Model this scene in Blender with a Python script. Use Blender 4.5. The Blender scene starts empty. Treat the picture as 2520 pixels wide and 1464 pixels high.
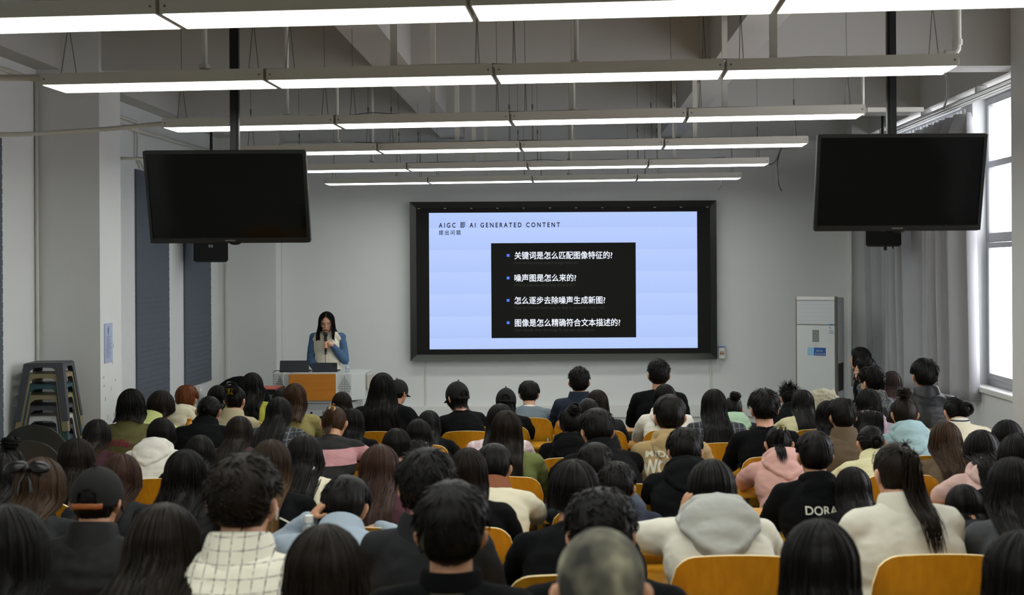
import bpy, bmesh, math, random
from mathutils import Vector, Matrix, noise
from mathutils.bvhtree import BVHTree
random.seed(7)
PI=math.pi
# ---------------- camera, sky, exposure ----------------
F=3000.0                      # focal length in pixels of the 2520 px wide frame
H=2.10                        # eye height above the floor at the front of the hall
VX,VY,ROLL=1388.0,660.0,0.0055
sc=bpy.context.scene
COL=sc.collection
cd=bpy.data.cameras.new('camera'); cam=bpy.data.objects.new('camera',cd); COL.objects.link(cam)
cam.location=(0,0,H)
cam.rotation_euler=(Matrix.Rotation(PI/2,3,'X')@Matrix.Rotation(-ROLL,3,'Z')).to_euler()
cd.sensor_width=36; cd.lens=36*F/2520
cd.shift_x=(1260-VX)/2520; cd.shift_y=(VY-732)/2520
cd.clip_start=.05; cd.clip_end=200
cd.dof.use_dof=True; cd.dof.focus_distance=13.0; cd.dof.aperture_fstop=4.6
sc.camera=cam
w=bpy.data.worlds.new('sky'); sc.world=w; w.use_nodes=True
wn=w.node_tree.nodes; wl=w.node_tree.links
bgn=wn['Background']; bgn.inputs[0].default_value=(.95,.94,1,1); bgn.inputs[1].default_value=6.0
LAMP=9.6                      # radiance of the LED panels
sc.view_settings.view_transform='Standard'; sc.view_settings.look='None'
sc.view_settings.exposure=0.0; sc.view_settings.gamma=1.0; sc.view_settings.use_curve_mapping=False

def at(px,py,Y):
    """a point of the hall at depth Y"""
    dx,dy=px-VX,py-VY
    return Vector(((dx-ROLL*dy)*Y/F, Y, H-(dy+ROLL*dx)*Y/F))
def flo(Y):                   # the hall floor rises gently towards the back rows
    T=[(-9,.45),(0,.45),(2.4,.385),(4.1,.30),(5,.21),(5.86,.15),(6.72,.11),(7.58,.075),(8.44,.035),(9.6,0),(99,0)]
    for (a,b),(c,d) in zip(T,T[1:]):
        if Y<=c: return b+(d-b)*(Y-a)/(c-a)
    return 0.0

# ---------------- materials ----------------
def lin(h):
    h=h.lstrip('#'); o=[]
    for i in (0,2,4):
        c=int(h[i:i+2],16)/255; o.append(c/12.92 if c<=.04045 else ((c+.055)/1.055)**2.4)
    return tuple(o)+(1,)
MATS={}
def mat(name,color,rough=.6,metal=0.0,noise_amt=0.0,nscale=8.0,bump=0.0,bscale=60.0,spec=.5,emit=None,estr=1.0,stretch=None,sheen=0.0,alpha=None,trans=0.0,coat=0.0):
    if name in MATS: return MATS[name]
    if isinstance(color,str): color=lin(color)
    m=bpy.data.materials.new(name); m.use_nodes=True; nt=m.node_tree; N=nt.nodes; Lk=nt.links
    b=N['Principled BSDF']
    b.inputs['Base Color'].default_value=color; b.inputs['Roughness'].default_value=rough; b.inputs['Metallic'].default_value=metal
    b.inputs['Specular IOR Level'].default_value=spec
    if coat: b.inputs['Coat Weight'].default_value=coat
    if sheen: b.inputs['Sheen Weight'].default_value=sheen; b.inputs['Sheen Roughness'].default_value=.5
    if trans: b.inputs['Transmission Weight'].default_value=trans
    tc=N.new('ShaderNodeTexCoord'); mp=N.new('ShaderNodeMapping'); Lk.new(tc.outputs['Object'],mp.inputs['Vector'])
    if stretch: mp.inputs['Scale'].default_value=stretch
    if noise_amt:
        n=N.new('ShaderNodeTexNoise'); n.inputs['Scale'].default_value=nscale; n.inputs['Detail'].default_value=4
        Lk.new(mp.outputs[0],n.inputs['Vector'])
        r=N.new('ShaderNodeMapRange'); r.inputs[3].default_value=1-noise_amt; r.inputs[4].default_value=1+noise_amt
        Lk.new(n.outputs['Fac'],r.inputs[0])
        v=N.new('ShaderNodeVectorMath'); v.operation='SCALE'; v.inputs[0].default_value=color[:3]
        Lk.new(r.outputs[0],v.inputs['Scale']); Lk.new(v.outputs[0],b.inputs['Base Color'])
    if bump:
        n2=N.new('ShaderNodeTexNoise'); n2.inputs['Scale'].default_value=bscale; n2.inputs['Detail'].default_value=3
        Lk.new(mp.outputs[0],n2.inputs['Vector'])
        bp=N.new('ShaderNodeBump'); bp.inputs['Strength'].default_value=bump; bp.inputs['Distance'].default_value=.01
        Lk.new(n2.outputs['Fac'],bp.inputs['Height']); Lk.new(bp.outputs[0],b.inputs['Normal'])
    if emit is not None:
        if isinstance(emit,str): emit=lin(emit)
        b.inputs['Emission Color'].default_value=emit; b.inputs['Emission Strength'].default_value=estr
    MATS[name]=m; return m
M_WALL=mat('white_wall_paint','#d8dbda',.75,noise_amt=.03,nscale=1.5,bump=.08,bscale=90)
M_CEIL=mat('ceiling_paint','#bcbcb8',.8,noise_amt=.03,nscale=2)
M_FLOOR=mat('grey_floor_tile','#8d8b86',.4,noise_amt=.08,nscale=3)
M_WHITE=mat('white_enamel','#dcdedb',.4)
M_PVC=mat('white_conduit','#cfcfc6',.45)
M_BLK=mat('black_plastic','#0c0d0d',.45,bump=.05,bscale=300)
M_BLKG=mat('black_glass','#050606',.08,spec=.25)
M_BLKM=mat('black_steel','#15181a',.4,metal=.2)
M_GREYM=mat('grey_metal','#8b8f90',.35,metal=.7)
M_ALU=mat('aluminium_frame','#a4a6a8',.45,metal=.2)
M_LED=mat('lit_diffuser','#ffffff',.5,emit=(.98,1,.935,1),estr=LAMP)
M_HOUS=mat('lamp_housing','#c4c4bb',.4)
M_WIRE=mat('steel_wire','#5a5a58',.4,metal=.6)
M_SKIN=mat('skin','#b98a6c',.5,noise_amt=.06,nscale=18,spec=.3)
M_SKINF=mat('fair_skin','#cf9f85',.5,noise_amt=.05,nscale=18,spec=.3)
def wood(name,c1,c2,scale=(26,26,1.2),rough=.35):
    m=bpy.data.materials.new(name); m.use_nodes=True; N=m.node_tree.nodes; L=m.node_tree.links; b=N['Principled BSDF']
    tc=N.new('ShaderNodeTexCoord'); mp=N.new('ShaderNodeMapping'); mp.inputs['Scale'].default_value=scale; L.new(tc.outputs['Object'],mp.inputs[0])
    n=N.new('ShaderNodeTexNoise'); n.inputs['Scale'].default_value=1.6; n.inputs['Detail'].default_value=6; L.new(mp.outputs[0],n.inputs['Vector'])
    cr=N.new('ShaderNodeValToRGB'); cr.color_ramp.elements[0].color=lin(c1); cr.color_ramp.elements[1].color=lin(c2)
    cr.color_ramp.elements[0].position=.3; cr.color_ramp.elements[1].position=.7
    L.new(n.outputs['Fac'],cr.inputs[0]); L.new(cr.outputs[0],b.inputs['Base Color']); b.inputs['Roughness'].default_value=rough
    return m
M_PLY=wood('yellow_plywood','#b57f12','#c8921f')
M_PLYE=mat('pale_plywood_edge','#f0d9a0',.5)
M_DESK=wood('desk_laminate','#b98520','#c8932c',(2,20,20),.3)
M_CHERRY=wood('orange_wood_panel','#b36f1e','#c07d2a',(1.5,20,22),.4)
def hair_mat(name,c,tips=None,rough=.42):
    if name in MATS: return MATS[name]
    m=bpy.data.materials.new(name); m.use_nodes=True; N=m.node_tree.nodes; L=m.node_tree.links; b=N['Principled BSDF']
    uv=N.new('ShaderNodeUVMap'); mp=N.new('ShaderNodeMapping'); mp.inputs['Scale'].default_value=(150,2.5,1); L.new(uv.outputs[0],mp.inputs[0])
    n=N.new('ShaderNodeTexNoise'); n.inputs['Scale'].default_value=1; n.inputs['Detail'].default_value=4; L.new(mp.outputs[0],n.inputs['Vector'])
    r=N.new('ShaderNodeMapRange'); r.inputs[1].default_value=.3; r.inputs[2].default_value=.7; r.inputs[3].default_value=.6; r.inputs[4].default_value=1.45; L.new(n.outputs['Fac'],r.inputs[0])
    v=N.new('ShaderNodeVectorMath'); v.operation='SCALE'; v.inputs[0].default_value=c[:3]; L.new(r.outputs[0],v.inputs['Scale'])
    if tips:   # dyed lengths: the colour changes along the strands
        sx=N.new('ShaderNodeSeparateXYZ'); L.new(uv.outputs[0],sx.inputs[0])
        rr=N.new('ShaderNodeMapRange'); rr.inputs[1].default_value=.45; rr.inputs[2].default_value=.95; L.new(sx.outputs[1],rr.inputs[0])
        v2=N.new('ShaderNodeVectorMath'); v2.operation='SCALE'; v2.inputs[0].default_value=tips[:3]; L.new(r.outputs[0],v2.inputs['Scale'])
        mx=N.new('ShaderNodeMix'); mx.data_type='VECTOR'; L.new(rr.outputs[0],mx.inputs[0]); L.new(v.outputs[0],mx.inputs[4]); L.new(v2.outputs[0],mx.inputs[5])
        L.new(mx.outputs[1],b.inputs['Base Color'])
    else: L.new(v.outputs[0],b.inputs['Base Color'])
    bp=N.new('ShaderNodeBump'); bp.inputs['Strength'].default_value=.3; bp.inputs['Distance'].default_value=.003; L.new(n.outputs['Fac'],bp.inputs['Height']); L.new(bp.outputs[0],b.inputs['Normal'])
    b.inputs['Roughness'].default_value=rough; b.inputs['Specular IOR Level'].default_value=.11
    MATS[name]=m; return m
HAIR={'K':hair_mat('black_hair',(.0048,.0043,.004)),'D':hair_mat('dark_brown_hair',(.010,.0068,.0045)),
 'B':hair_mat('brown_hair',(.035,.019,.010)),'A':hair_mat('auburn_hair',(.03,.013,.008)),'O':hair_mat('copper_hair',(.10,.030,.008)),
 'T':hair_mat('brown_tipped_hair',(.010,.008,.007),(.085,.047,.018)),'C':hair_mat('caramel_hair',(.022,.013,.008),(.16,.085,.03)),
 'R':hair_mat('pinkish_brown_hair',(.022,.013,.012),(.12,.055,.045))}

# ---------------- object helpers ----------------
def tag(o,label=None,cat=None,group=None,kind=None):
    if label: o['label']=label
    if cat: o['category']=cat
    if group: o['group']=group
    if kind: o['kind']=kind
    return o
def thing(name,label,cat,loc=(0,0,0),rz=0,group=None):
    o=bpy.data.objects.new(name,None); COL.objects.link(o); o.location=loc; o.rotation_euler=(0,0,rz); o.empty_display_size=.1
    return tag(o,label,cat,group)
def link(name,me,parent=None,m=None,loc=None,matrix=None):
    o=bpy.data.objects.new(name,me); COL.objects.link(o)
    if parent is not None: o.parent=parent
    if matrix is not None: o.matrix_basis=matrix
    elif loc is not None: o.location=loc
    if m is not None:
        if not me.materials: me.materials.append(None)
        o.material_slots[0].link='OBJECT'; o.material_slots[0].material=m
    return o
class MB:
    def __init__(s): s.v=[]; s.f=[]; s.mi=[]; s.uv={}
    def add(s,v,f,mi=0):
        k=len(s.v); s.v+= [tuple(p) for p in v]; s.f+=[tuple(i+k for i in q) for q in f]; s.mi+=[mi]*len(f); return s
    def box(s,a,b,mi=0,M=None):
        x0,y0,z0=a; x1,y1,z1=b
        v=[(x0,y0,z0),(x1,y0,z0),(x1,y1,z0),(x0,y1,z0),(x0,y0,z1),(x1,y0,z1),(x1,y1,z1),(x0,y1,z1)]
        if M is not None: v=[M@Vector(p) for p in v]
        return s.add(v,[(0,3,2,1),(4,5,6,7),(0,1,5,4),(1,2,6,5),(2,3,7,6),(3,0,4,7)],mi)
    def tube(s,pts,r,n=10,mi=0,cap=True,flat=None):
        pts=[Vector(p) for p in pts]
        R=r if isinstance(r,(list,tuple)) else [r]*len(pts)
        vs=[];up=None
        for i,p in enumerate(pts):
            t=(pts[min(i+1,len(pts)-1)]-pts[max(i-1,0)])
            if t.length<1e-9: t=Vector((0,0,1))
            t.normalize()
            if up is None:
                up=Vector((0,0,1)) if abs(t.z)<.9 else Vector((0,1,0))
            a=t.cross(up)
            if a.length<1e-5: a=t.cross(Vector((1,0,0)))
            a.normalize(); b=a.cross(t); up=b
            for k in range(n):
                c=2*PI*k/n; q=a*math.cos(c)*R[i]+b*math.sin(c)*R[i]*(flat or 1); vs.append(p+q)
        f=[]
        for i in range(len(pts)-1):
            for k in range(n):
                f.append((i*n+k,i*n+(k+1)%n,(i+1)*n+(k+1)%n,(i+1)*n+k))
        if cap: f.append(tuple(range(n-1,-1,-1))); f.append(tuple((len(pts)-1)*n+k for k in range(n)))
        return s.add(vs,f,mi)
    def cyl(s,p0,p1,r0,r1=None,n=16,mi=0): return s.tube([p0,p1],[r0,r0 if r1 is None else r1],n,mi)
    def lathe(s,prof,c=(0,0,0),n=24,mi=0,M=None):
        vs=[]
        for r,z in prof:
            for k in range(n):
                a=2*PI*k/n; p=Vector((c[0]+r*math.cos(a),c[1]+r*math.sin(a),c[2]+z)); vs.append(M@p if M is not None else p)
        f=[(i*n+k,i*n+(k+1)%n,(i+1)*n+(k+1)%n,(i+1)*n+k) for i in range(len(prof)-1) for k in range(n)]
        f.append(tuple(range(n-1,-1,-1))); f.append(tuple((len(prof)-1)*n+k for k in range(n)))
        return s.add(vs,f,mi)
    def ell(s,c,r,M=None,n=14,mi=0):
        c=Vector(c); vs=[]; m=n//2+1
        R=Matrix.Identity(3) if M is None else M
        vs.append(c+R@Vector((0,0,-r[2])))
        for i in range(1,m):
            th=-PI/2+PI*i/m
            for k in range(n):
                a=2*PI*k/n; vs.append(c+R@Vector((r[0]*math.cos(th)*math.cos(a),r[1]*math.cos(th)*math.sin(a),r[2]*math.sin(th))))
        vs.append(c+R@Vector((0,0,r[2])))
        f=[]
        for k in range(n): f.append((0,1+(k+1)%n,1+k))
        for i in range(m-2):
            for k in range(n): f.append((1+i*n+k,1+i*n+(k+1)%n,1+(i+1)*n+(k+1)%n,1+(i+1)*n+k))
        l=len(vs)-1; b=1+(m-2)*n
        for k in range(n): f.append((l,b+k,b+(k+1)%n))
        return s.add(vs,f,mi)
    def limb(s,pts,rad,n=14):        # round-ended tapered limb
        s.tube(pts,rad,n)
        for p,r in zip(pts,rad): s.ell(p,(r*.99,)*3,n=n)
        return s
    def mesh(s,name,mats=(),smooth=False,bevel=0,seg=2):
        me=bpy.data.meshes.new(name); me.from_pydata([tuple(p) for p in s.v],[],s.f)
        for m in mats: me.materials.append(m)
        if any(s.mi): me.polygons.foreach_set('material_index',s.mi)
        if bevel:
            bm=bmesh.new(); bm.from_mesh(me); bmesh.ops.remove_doubles(bm,verts=bm.verts,dist=1e-5)
            bmesh.ops.bevel(bm,geom=list(bm.edges),offset=bevel,segments=seg,affect='EDGES',clamp_overlap=True); bm.to_mesh(me); bm.free()
        if smooth: me.polygons.foreach_set('use_smooth',[True]*len(me.polygons))
        me.update(); return me
    def build(s,name,m,parent=None,smooth=False,bevel=0,seg=2,loc=None):
        ms=m if isinstance(m,(list,tuple)) else (m,)
        return link(name,s.mesh(name,ms,smooth,bevel,seg),parent,loc=loc)
def struct(name,mb,m,**k):
    o=mb.build(name,m,**k); o['kind']='structure'; return o
def B(a,b): return MB().box(a,b)
def smooth_angle(o,ang=35):
    me=o.data; me.polygons.foreach_set('use_smooth',[True]*len(me.polygons)); me.set_sharp_from_angle(angle=math.radians(ang)); return o
def evalmesh(me,mods):
    o=bpy.data.objects.new('work',me); COL.objects.link(o)
    for t,kw in mods:
        md=o.modifiers.new(t,t)
        for k,v in kw.items(): setattr(md,k,v)
    dg=bpy.context.evaluated_depsgraph_get(); dg.update()
    out=bpy.data.meshes.new_from_object(o.evaluated_get(dg),depsgraph=dg)
    bpy.data.objects.remove(o); return out
def fuse(mb,vox,it=6,name='fused',wr=0.0,ws=14.0,seed=0):
    me=evalmesh(mb.mesh(name),[('REMESH',dict(mode='VOXEL',voxel_size=vox,use_smooth_shade=True)),('SMOOTH',dict(factor=.5,iterations=it))])
    me.name=name
    if wr:
        me.update(); off=Vector((seed*3.1,seed*1.7,0)); co=[]
        ns=[v.normal.copy() for v in me.vertices]
        for v,n in zip(me.vertices,ns):
            p=v.co
            q=Vector((p.x*ws,p.y*ws*.8,p.z*ws*1.9))+off
            d=noise.noise(q)+.5*noise.noise(q*2.3)
            r=1-abs(noise.noise(Vector((p.x*ws*.5,p.y*ws*.5,p.z*ws*1.2))+off*2))*2
            co.append(p+n*wr*(d+.6*r))
        for v,c in zip(me.vertices,co): v.co=c
    me.polygons.foreach_set('use_smooth',[True]*len(me.polygons)); me.update()
    return me
def text_mesh(s,x0,x1,zb,h,name='lettering',bold=0.0,space=1.0,depth=.0,fit=True,wordsp=1.0):
    """flat lettering in the XZ plane from x0 to x1, standing on zb, h tall"""
    thick=0
    if any(ord(q)>0x2000 for q in s): thick=bold*1.15; bold=0
    c=bpy.data.curves.new(name,'FONT'); c.body=s; c.size=1; c.offset=bold; c.space_character=space; c.space_word=wordsp; c.resolution_u=3
    o=bpy.data.objects.new(name,c); COL.objects.link(o)
    dg=bpy.context.evaluated_depsgraph_get(); dg.update()
    me=bpy.data.meshes.new_from_object(o.evaluated_get(dg),depsgraph=dg); bpy.data.objects.remove(o)
    if thick:
        bm=bmesh.new()
        for q in range(8):
            m2=me.copy(); m2.transform(Matrix.Translation((thick*math.cos(q*PI/4),thick*math.sin(q*PI/4),0))); bm.from_mesh(m2); bpy.data.meshes.remove(m2)
        bm.to_mesh(me); bm.free()
    xs=[v.co.x for v in me.vertices]; ys=[v.co.y for v in me.vertices]
    a,b,c0,d=min(xs),max(xs),min(ys),max(ys)
    for v in me.vertices:
        v.co=Vector((x0+(v.co.x-a)/(b-a)*(x1-x0),0,zb+(v.co.y-c0)/(d-c0)*h))
    me.name=name; me.materials.clear(); return me
# ---------------- the room ----------------
YW=15.6; XL=-4.35; XR=4.03; ZS=4.55; YB=-2.6; SOF=3.76
fm=MB()
fy=[YB-.2,0,2.4,4.1,5,5.86,6.72,7.58,8.44,9.6,YW+.2]; fv=[]
for y in fy: fv+=[(XL-.2,y,flo(y)),(XR+.4,y,flo(y)),(XR+.4,y,-.2),(XL-.2,y,-.2)]
n=len(fy); ff=[(3,2,1,0),(4*n-4,4*n-3,4*n-2,4*n-1)]
for i in range(n-1):
    for q in range(4): ff.append((4*i+q,4*i+(q+1)%4,4*i+4+(q+1)%4,4*i+4+q))
fm.add(fv,ff)
struct('floor',fm,M_FLOOR)
cm=B((XL-.2,YB-.2,ZS),(XR+.4,YW+.2,ZS+.15)); struct('ceiling',cm,M_CEIL)
struct('wall_front',B((XL-.2,YW,-.2),(XR+.4,YW+.2,ZS)),M_WALL)
struct('wall_back',B((XL-.2,YB-.2,-.2),(XR+.4,YB,ZS)),M_WALL)
struct('wall_left',B((XL-.2,YB,-.2),(XL,YW,ZS)),M_WALL)
# the right wall with its window openings
wins=[(5.2,8.6),(10.3,12.0),(12.35,15.1)]; WZ0,WZ1=.93,3.74
r=MB(); y=YB
for a,b in wins:
    r.box((XR,y,-.2),(XR+.32,a,ZS)); r.box((XR,a,-.2),(XR+.32,b,WZ0)); r.box((XR,a,WZ1),(XR+.32,b,ZS)); y=b
r.box((XR,y,-.2),(XR+.32,YW,ZS)); struct('wall_right',r,M_WALL)
# columns and beams (the frame of the building)
cols=MB()
for ya in (10.06,):
    cols.box((XL,ya,-.1),(-3.83,ya+.48,ZS))
for ya in (3.2,): cols.box((XL,ya,0),(-3.83,ya+.5,ZS))
struct('trim_1',cols,M_WALL)
struct('trim_2',MB().box((3.71,9.55,-.1),(XR,10.1,ZS)).box((3.71,2.6,-.1),(XR,3.1,ZS)),M_WALL)
struct('trim_3',B((XL,15.32,0),(-3.62,YW,ZS)),M_WALL)
struct('trim_4',B((3.62,15.3,0),(XR,YW,ZS)),M_WALL)
k=5
for ya in (1.1,4.1,7.1,10.11,13.11):
    struct('trim_%d'%k,B((XL,ya,SOF),(XR,ya+.33,ZS)),M_CEIL); k+=1
for xa,xb in ((-1.56,-1.26),(1.22,1.50)):
    struct('trim_%d'%k,B((xa,YB,SOF+.004),(xb,YW,ZS)),M_CEIL); k+=1
struct('trim_%d'%k,B((XL,YB,SOF+.002),(-4.14,YW,ZS)),M_CEIL); k+=1
struct('trim_%d'%k,B((3.83,YB,SOF+.002),(XR,YW,ZS)),M_CEIL); k+=1
# panel joints, cover strips and the plinth ledge of the front wall
def vstrip(px,y0,y1,wd,name,t=.012,Y=YW,m=M_PVC):
    a=at(px,y0,Y); b=at(px,y1,Y); global k
    o=struct('trim_%d'%k,B((a.x-wd/2,Y-t,b.z),(a.x+wd/2,Y,a.z)),m,bevel=.002); k+=1; return o
vstrip(1048,886,1090,.028,''); vstrip(1748,884,1090,.028,''); vstrip(690,440,1090,.035,'')
vstrip(557,440,1060,.03,'',.03,15.32)
a=at(690,1005,YW); b=at(1990,1040,YW)
struct('trim_%d'%k,MB().box((-3.6,YW-.10,.20),(3.6,YW,.355)).box((-3.6,YW-.07,0),(3.6,YW,.20)),M_WHITE,bevel=.004); k+=1
# cable channel with knock-outs along the top of the front wall
mb=B((-3.6,YW-.09,3.60),(3.6,YW-.001,3.715)); M_HOLE=mat('knockout_shadow','#1c1c1c',.8)
ch=mb.build('cable_channel',[M_WALL,M_HOLE],bevel=.003); tag(ch,'long white steel cable channel with knock-out holes along top of the front wall','cable channel')
h=MB()
for px in (612,655,700,737,1024,1062,1148):
    q=at(px,353,YW-.09); h.cyl((q.x,YW-.0935,3.66),(q.x,YW-.0905,3.66),.010,n=10)
for px0 in (655,1065):
    for i in range(7):
        q=at(px0+5+i*6.2,353,YW-.09)
        h.tube([(q.x+.016*math.cos(t*PI/6),YW-.092,3.662+.016*math.sin(t*PI/6)) for t in range(13)],.0025,6)
h.build('knockout',M_HOLE,ch)

# windows
M_GLASS=mat('window_glass','#e8eef0',.05,spec=.5); M_GLASS.node_tree.nodes['Principled BSDF'].inputs['Alpha'].default_value=.08
for i,(a,b) in enumerate(wins):
    x0=XR+.13; fr=MB()
    def bar(y0,y1,z0,z1,x=x0,d=.06): fr.box((x,y0,z0),(x+d,y1,z1))
    bar(a,b,WZ0,WZ0+.07); bar(a,b,WZ1-.07,WZ1); bar(a,a+.06,WZ0+.07,WZ1-.07); bar(b-.06,b,WZ0+.07,WZ1-.07)
    n=max(2,int(round((b-a)/.85))); 
    for z0,z1 in ((2.33,2.42),(3.06,3.12)): bar(a+.06,b-.06,z0,z1)
    for j in range(1,n):
        yy=a+(b-a)*j/n; bar(yy-.025,yy+.025,WZ0+.07,2.33,x0+.002); bar(yy-.025,yy+.025,2.42,3.06,x0+.002); bar(yy-.025,yy+.025,3.12,WZ1-.07,x0+.002)
    wo=fr.build('window_%d'%(i+1),M_ALU,bevel=.006); wo['kind']='structure'
    g=B((x0+.028,a+.02,WZ0+.03),(x0+.034,b-.02,WZ1-.03)).build('window_pane',M_GLASS,wo)
    # sliding casement frame in the lower light
    sf=MB(); y1=b-.07; y0=b-.07-(b-a)/n+.02
    for (c,d,e,f_) in ((y0,y1,WZ0+.075,WZ0+.12),(y0,y1,2.28,2.325),(y0,y0+.045,WZ0+.12,2.28),(y1-.045,y1,WZ0+.12,2.28)): sf.box((x0-.02,c,e),(x0+.012,d,f_))
    sf.build('casement',M_ALU,wo,bevel=.003)
    sl=B((XR-.035,a-.05,WZ0-.045),(XR+.128,b+.05,WZ0+.006)).build('window_sill_%d'%(i+1),M_WHITE,bevel=.006); sl.name='trim_%d'%k; sl['kind']='structure'; k+=1
# neighbouring buildings are lost in the white sky; an overcast sky lights the panes from outside

# ---------------- curtains and their rail ----------------
M_CURT=mat('grey_curtain','#a6a7aa',.85,noise_amt=.04,nscale=30,bump=.15,bscale=220,stretch=(1,1,.2))
def curtain(y0,y1,z0,z1,folds,label,seed,x=3.88,amp=.10,ph=0.0,m=M_CURT):
    rnd=random.Random(seed); ny=folds*16; nz=26; mb=MB(); v=[]
    amps=[amp*rnd.uniform(.6,1.25) for _ in range(folds+2)]; 
    ws=[rnd.uniform(.7,1.35) for _ in range(folds)]; tot=sum(ws); 
    for j in range(nz+1):
        tz=j/nz; z=z1+(z0-z1)*tz; acc=0
        for f_ in range(folds):
            for i in range(16+(f_==folds-1)):
                u=i/16; yy=y0+(y1-y0)*(acc+ws[f_]*u)/tot
                A=amps[f_]*(1-u)+amps[f_+1]*u
                sharp=(math.sin(2*PI*u+ph)+.30*math.sin(4*PI*u+f_)+.14*math.sin(6*PI*u+f_*2))
                pinch=1 if tz>.08 else .45+.55*tz/.08
                yy+=.02*math.sin(tz*2.2+f_*1.3)*tz
                v.append((x+A*sharp*pinch+.012*math.sin(z*1.7+f_),yy,z))
            acc+=ws[f_]
    W=folds*16+1
    f=[(j*W+i,j*W+i+1,(j+1)*W+i+1,(j+1)*W+i) for j in range(nz) for i in range(W-1)]
    mb.add(v,f); me=evalmesh(mb.mesh('curtain'),[('SOLIDIFY',dict(thickness=.004))]); me.polygons.foreach_set('use_smooth',[True]*len(me.polygons))
    o=link('curtain',me,None,m); tag(o,label,'curtain'); 
    hd=MB()
    for q in range(folds*2):
        yy=y0+(y1-y0)*(q+.5)/(folds*2); hd.tube([(x,yy,z1-.02),(x,yy,z1+.035)],.005,6)
    hd.build('curtain_hook',M_WHITE,o); return o
curtain(13.35,15.28,.72,3.58,8,'long grey curtain drawn beside the front corner column behind the air conditioner',3)
curtain(11.72,13.30,.80,3.58,7,'long grey curtain gathered next to the bare window, its near edge glowing in daylight',5)
rl=MB()
for dx in (0,.06): rl.tube([(3.83+dx,5.0,3.66),(3.83+dx,15.25,3.66)],.011,8)
rl.box((3.79,5.0,3.675),(3.93,15.25,3.69))
for yy in (5.2,7.2,9.3,11.2,12.9,14.6): rl.box((3.80,yy,3.69),(3.90,yy+.05,3.755))
tag(rl.build('curtain_rail',M_WHITE),'double white curtain rail running high along the window wall','curtain rail')
# acoustic panels on the left wall
def acoustic(y0,y1,z0,z1,label):
    mb=MB(); n=int(round((z1-z0)/.055)); h=(z1-z0)/n
    for i in range(n):
        mb.box((XL+.001,y0,z0+i*h+.0012),(XL+.020,y1-(.004 if i%2 else 0),z0+(i+1)*h-.0008))
    mb.box((XL+.0005,y0+.004,z0+.004),(XL+.016,y1-.008,z1-.004))
    tag(mb.build('acoustic_panel',mat('slate_felt','#59616b',.95,noise_amt=.09,nscale=26,bump=.4,bscale=120),bevel=.003),label,'acoustic panel')
acoustic(12.36,13.38,.55,3.13,'slate grey ribbed acoustic wall panel, just beyond the left column')
acoustic(13.93,14.96,.75,3.13,'slate grey ribbed acoustic wall panel nearest the front left corner')
acoustic(8.2,9.41,.60,3.13,'slate grey ribbed acoustic wall panel at left edge, nearer than the stools')
# notice in a sleeve on the column side
q=MB().box((-3.830,10.14,1.33),(-3.822,10.315,1.66)); no=q.build('notice',mat('notice_paper','#aebbd6',.25,spec=.6),bevel=.002)
tag(no,'pale blue notice sheet in a clear sleeve on the left column side','notice')
q=MB()
rr=random.Random(4)
for i in range(17): q.box((-3.8215,10.165+rr.random()*.01,1.37+i*.011),(-3.8208,10.235+rr.random()*.05,1.374+i*.011))
q.build('printed_lines',mat('grey_ink','#6f7890',.6),no)
q=MB().ell((-3.8216,10.215,1.60),(.0006,.018,.035)); q.build('printed_emblem',mat('grey_ink','#6f7890',.6),no)
# scuffs on the paint are small chips with a shape of their own
q=MB(); rr=random.Random(9)
for i in range(14):
    y_=10.12+rr.random()*.38; z_=.75+rr.random()*.9; q.box((-3.8299,y_,z_),(-3.8292,y_+.008+rr.random()*.012,z_+.02+rr.random()*.02))
tag(q.build('adhesive_tape_mark',mat('old_tape','#aaa9a0',.6)),'scattered small old tape marks on the left column side','tape marks',kind='stuff')

# vertical pipes and corner conduits
def pipe(name,pts,r,label,m=M_PVC,cat='pipe',group=None,n=10):
    o=MB().tube(pts,r,n).build(name,m,smooth=True); return tag(o,label,cat,group)
pipe('conduit',[(XL+.02,10.02,0),(XL+.02,10.02,3.7)],.013,'white conduit in the corner behind the stool stack')
pipe('conduit',[(XL+.04,8.0,3.66),(XL+.04,9.95,3.66)],.018,'white conduit high on the left wall near the column')
pipe('conduit',[(XL+.04,10.6,3.60),(XL+.04,12.3,3.6),(XL+.04,12.35,3.55),(XL+.04,12.35,3.25),(XL+.05,12.5,3.15)],.016,'white conduit bending down to first acoustic panel')
pipe('conduit',[(XL+.05,10.6,3.5),(XL+.05,15.3,3.55)],.022,'white conduit running high along the left wall beyond the column')
pipe('conduit',[(3.60,15.27,.6),(3.60,15.27,3.4)],.014,'thin white conduit on the right front corner column')

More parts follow.
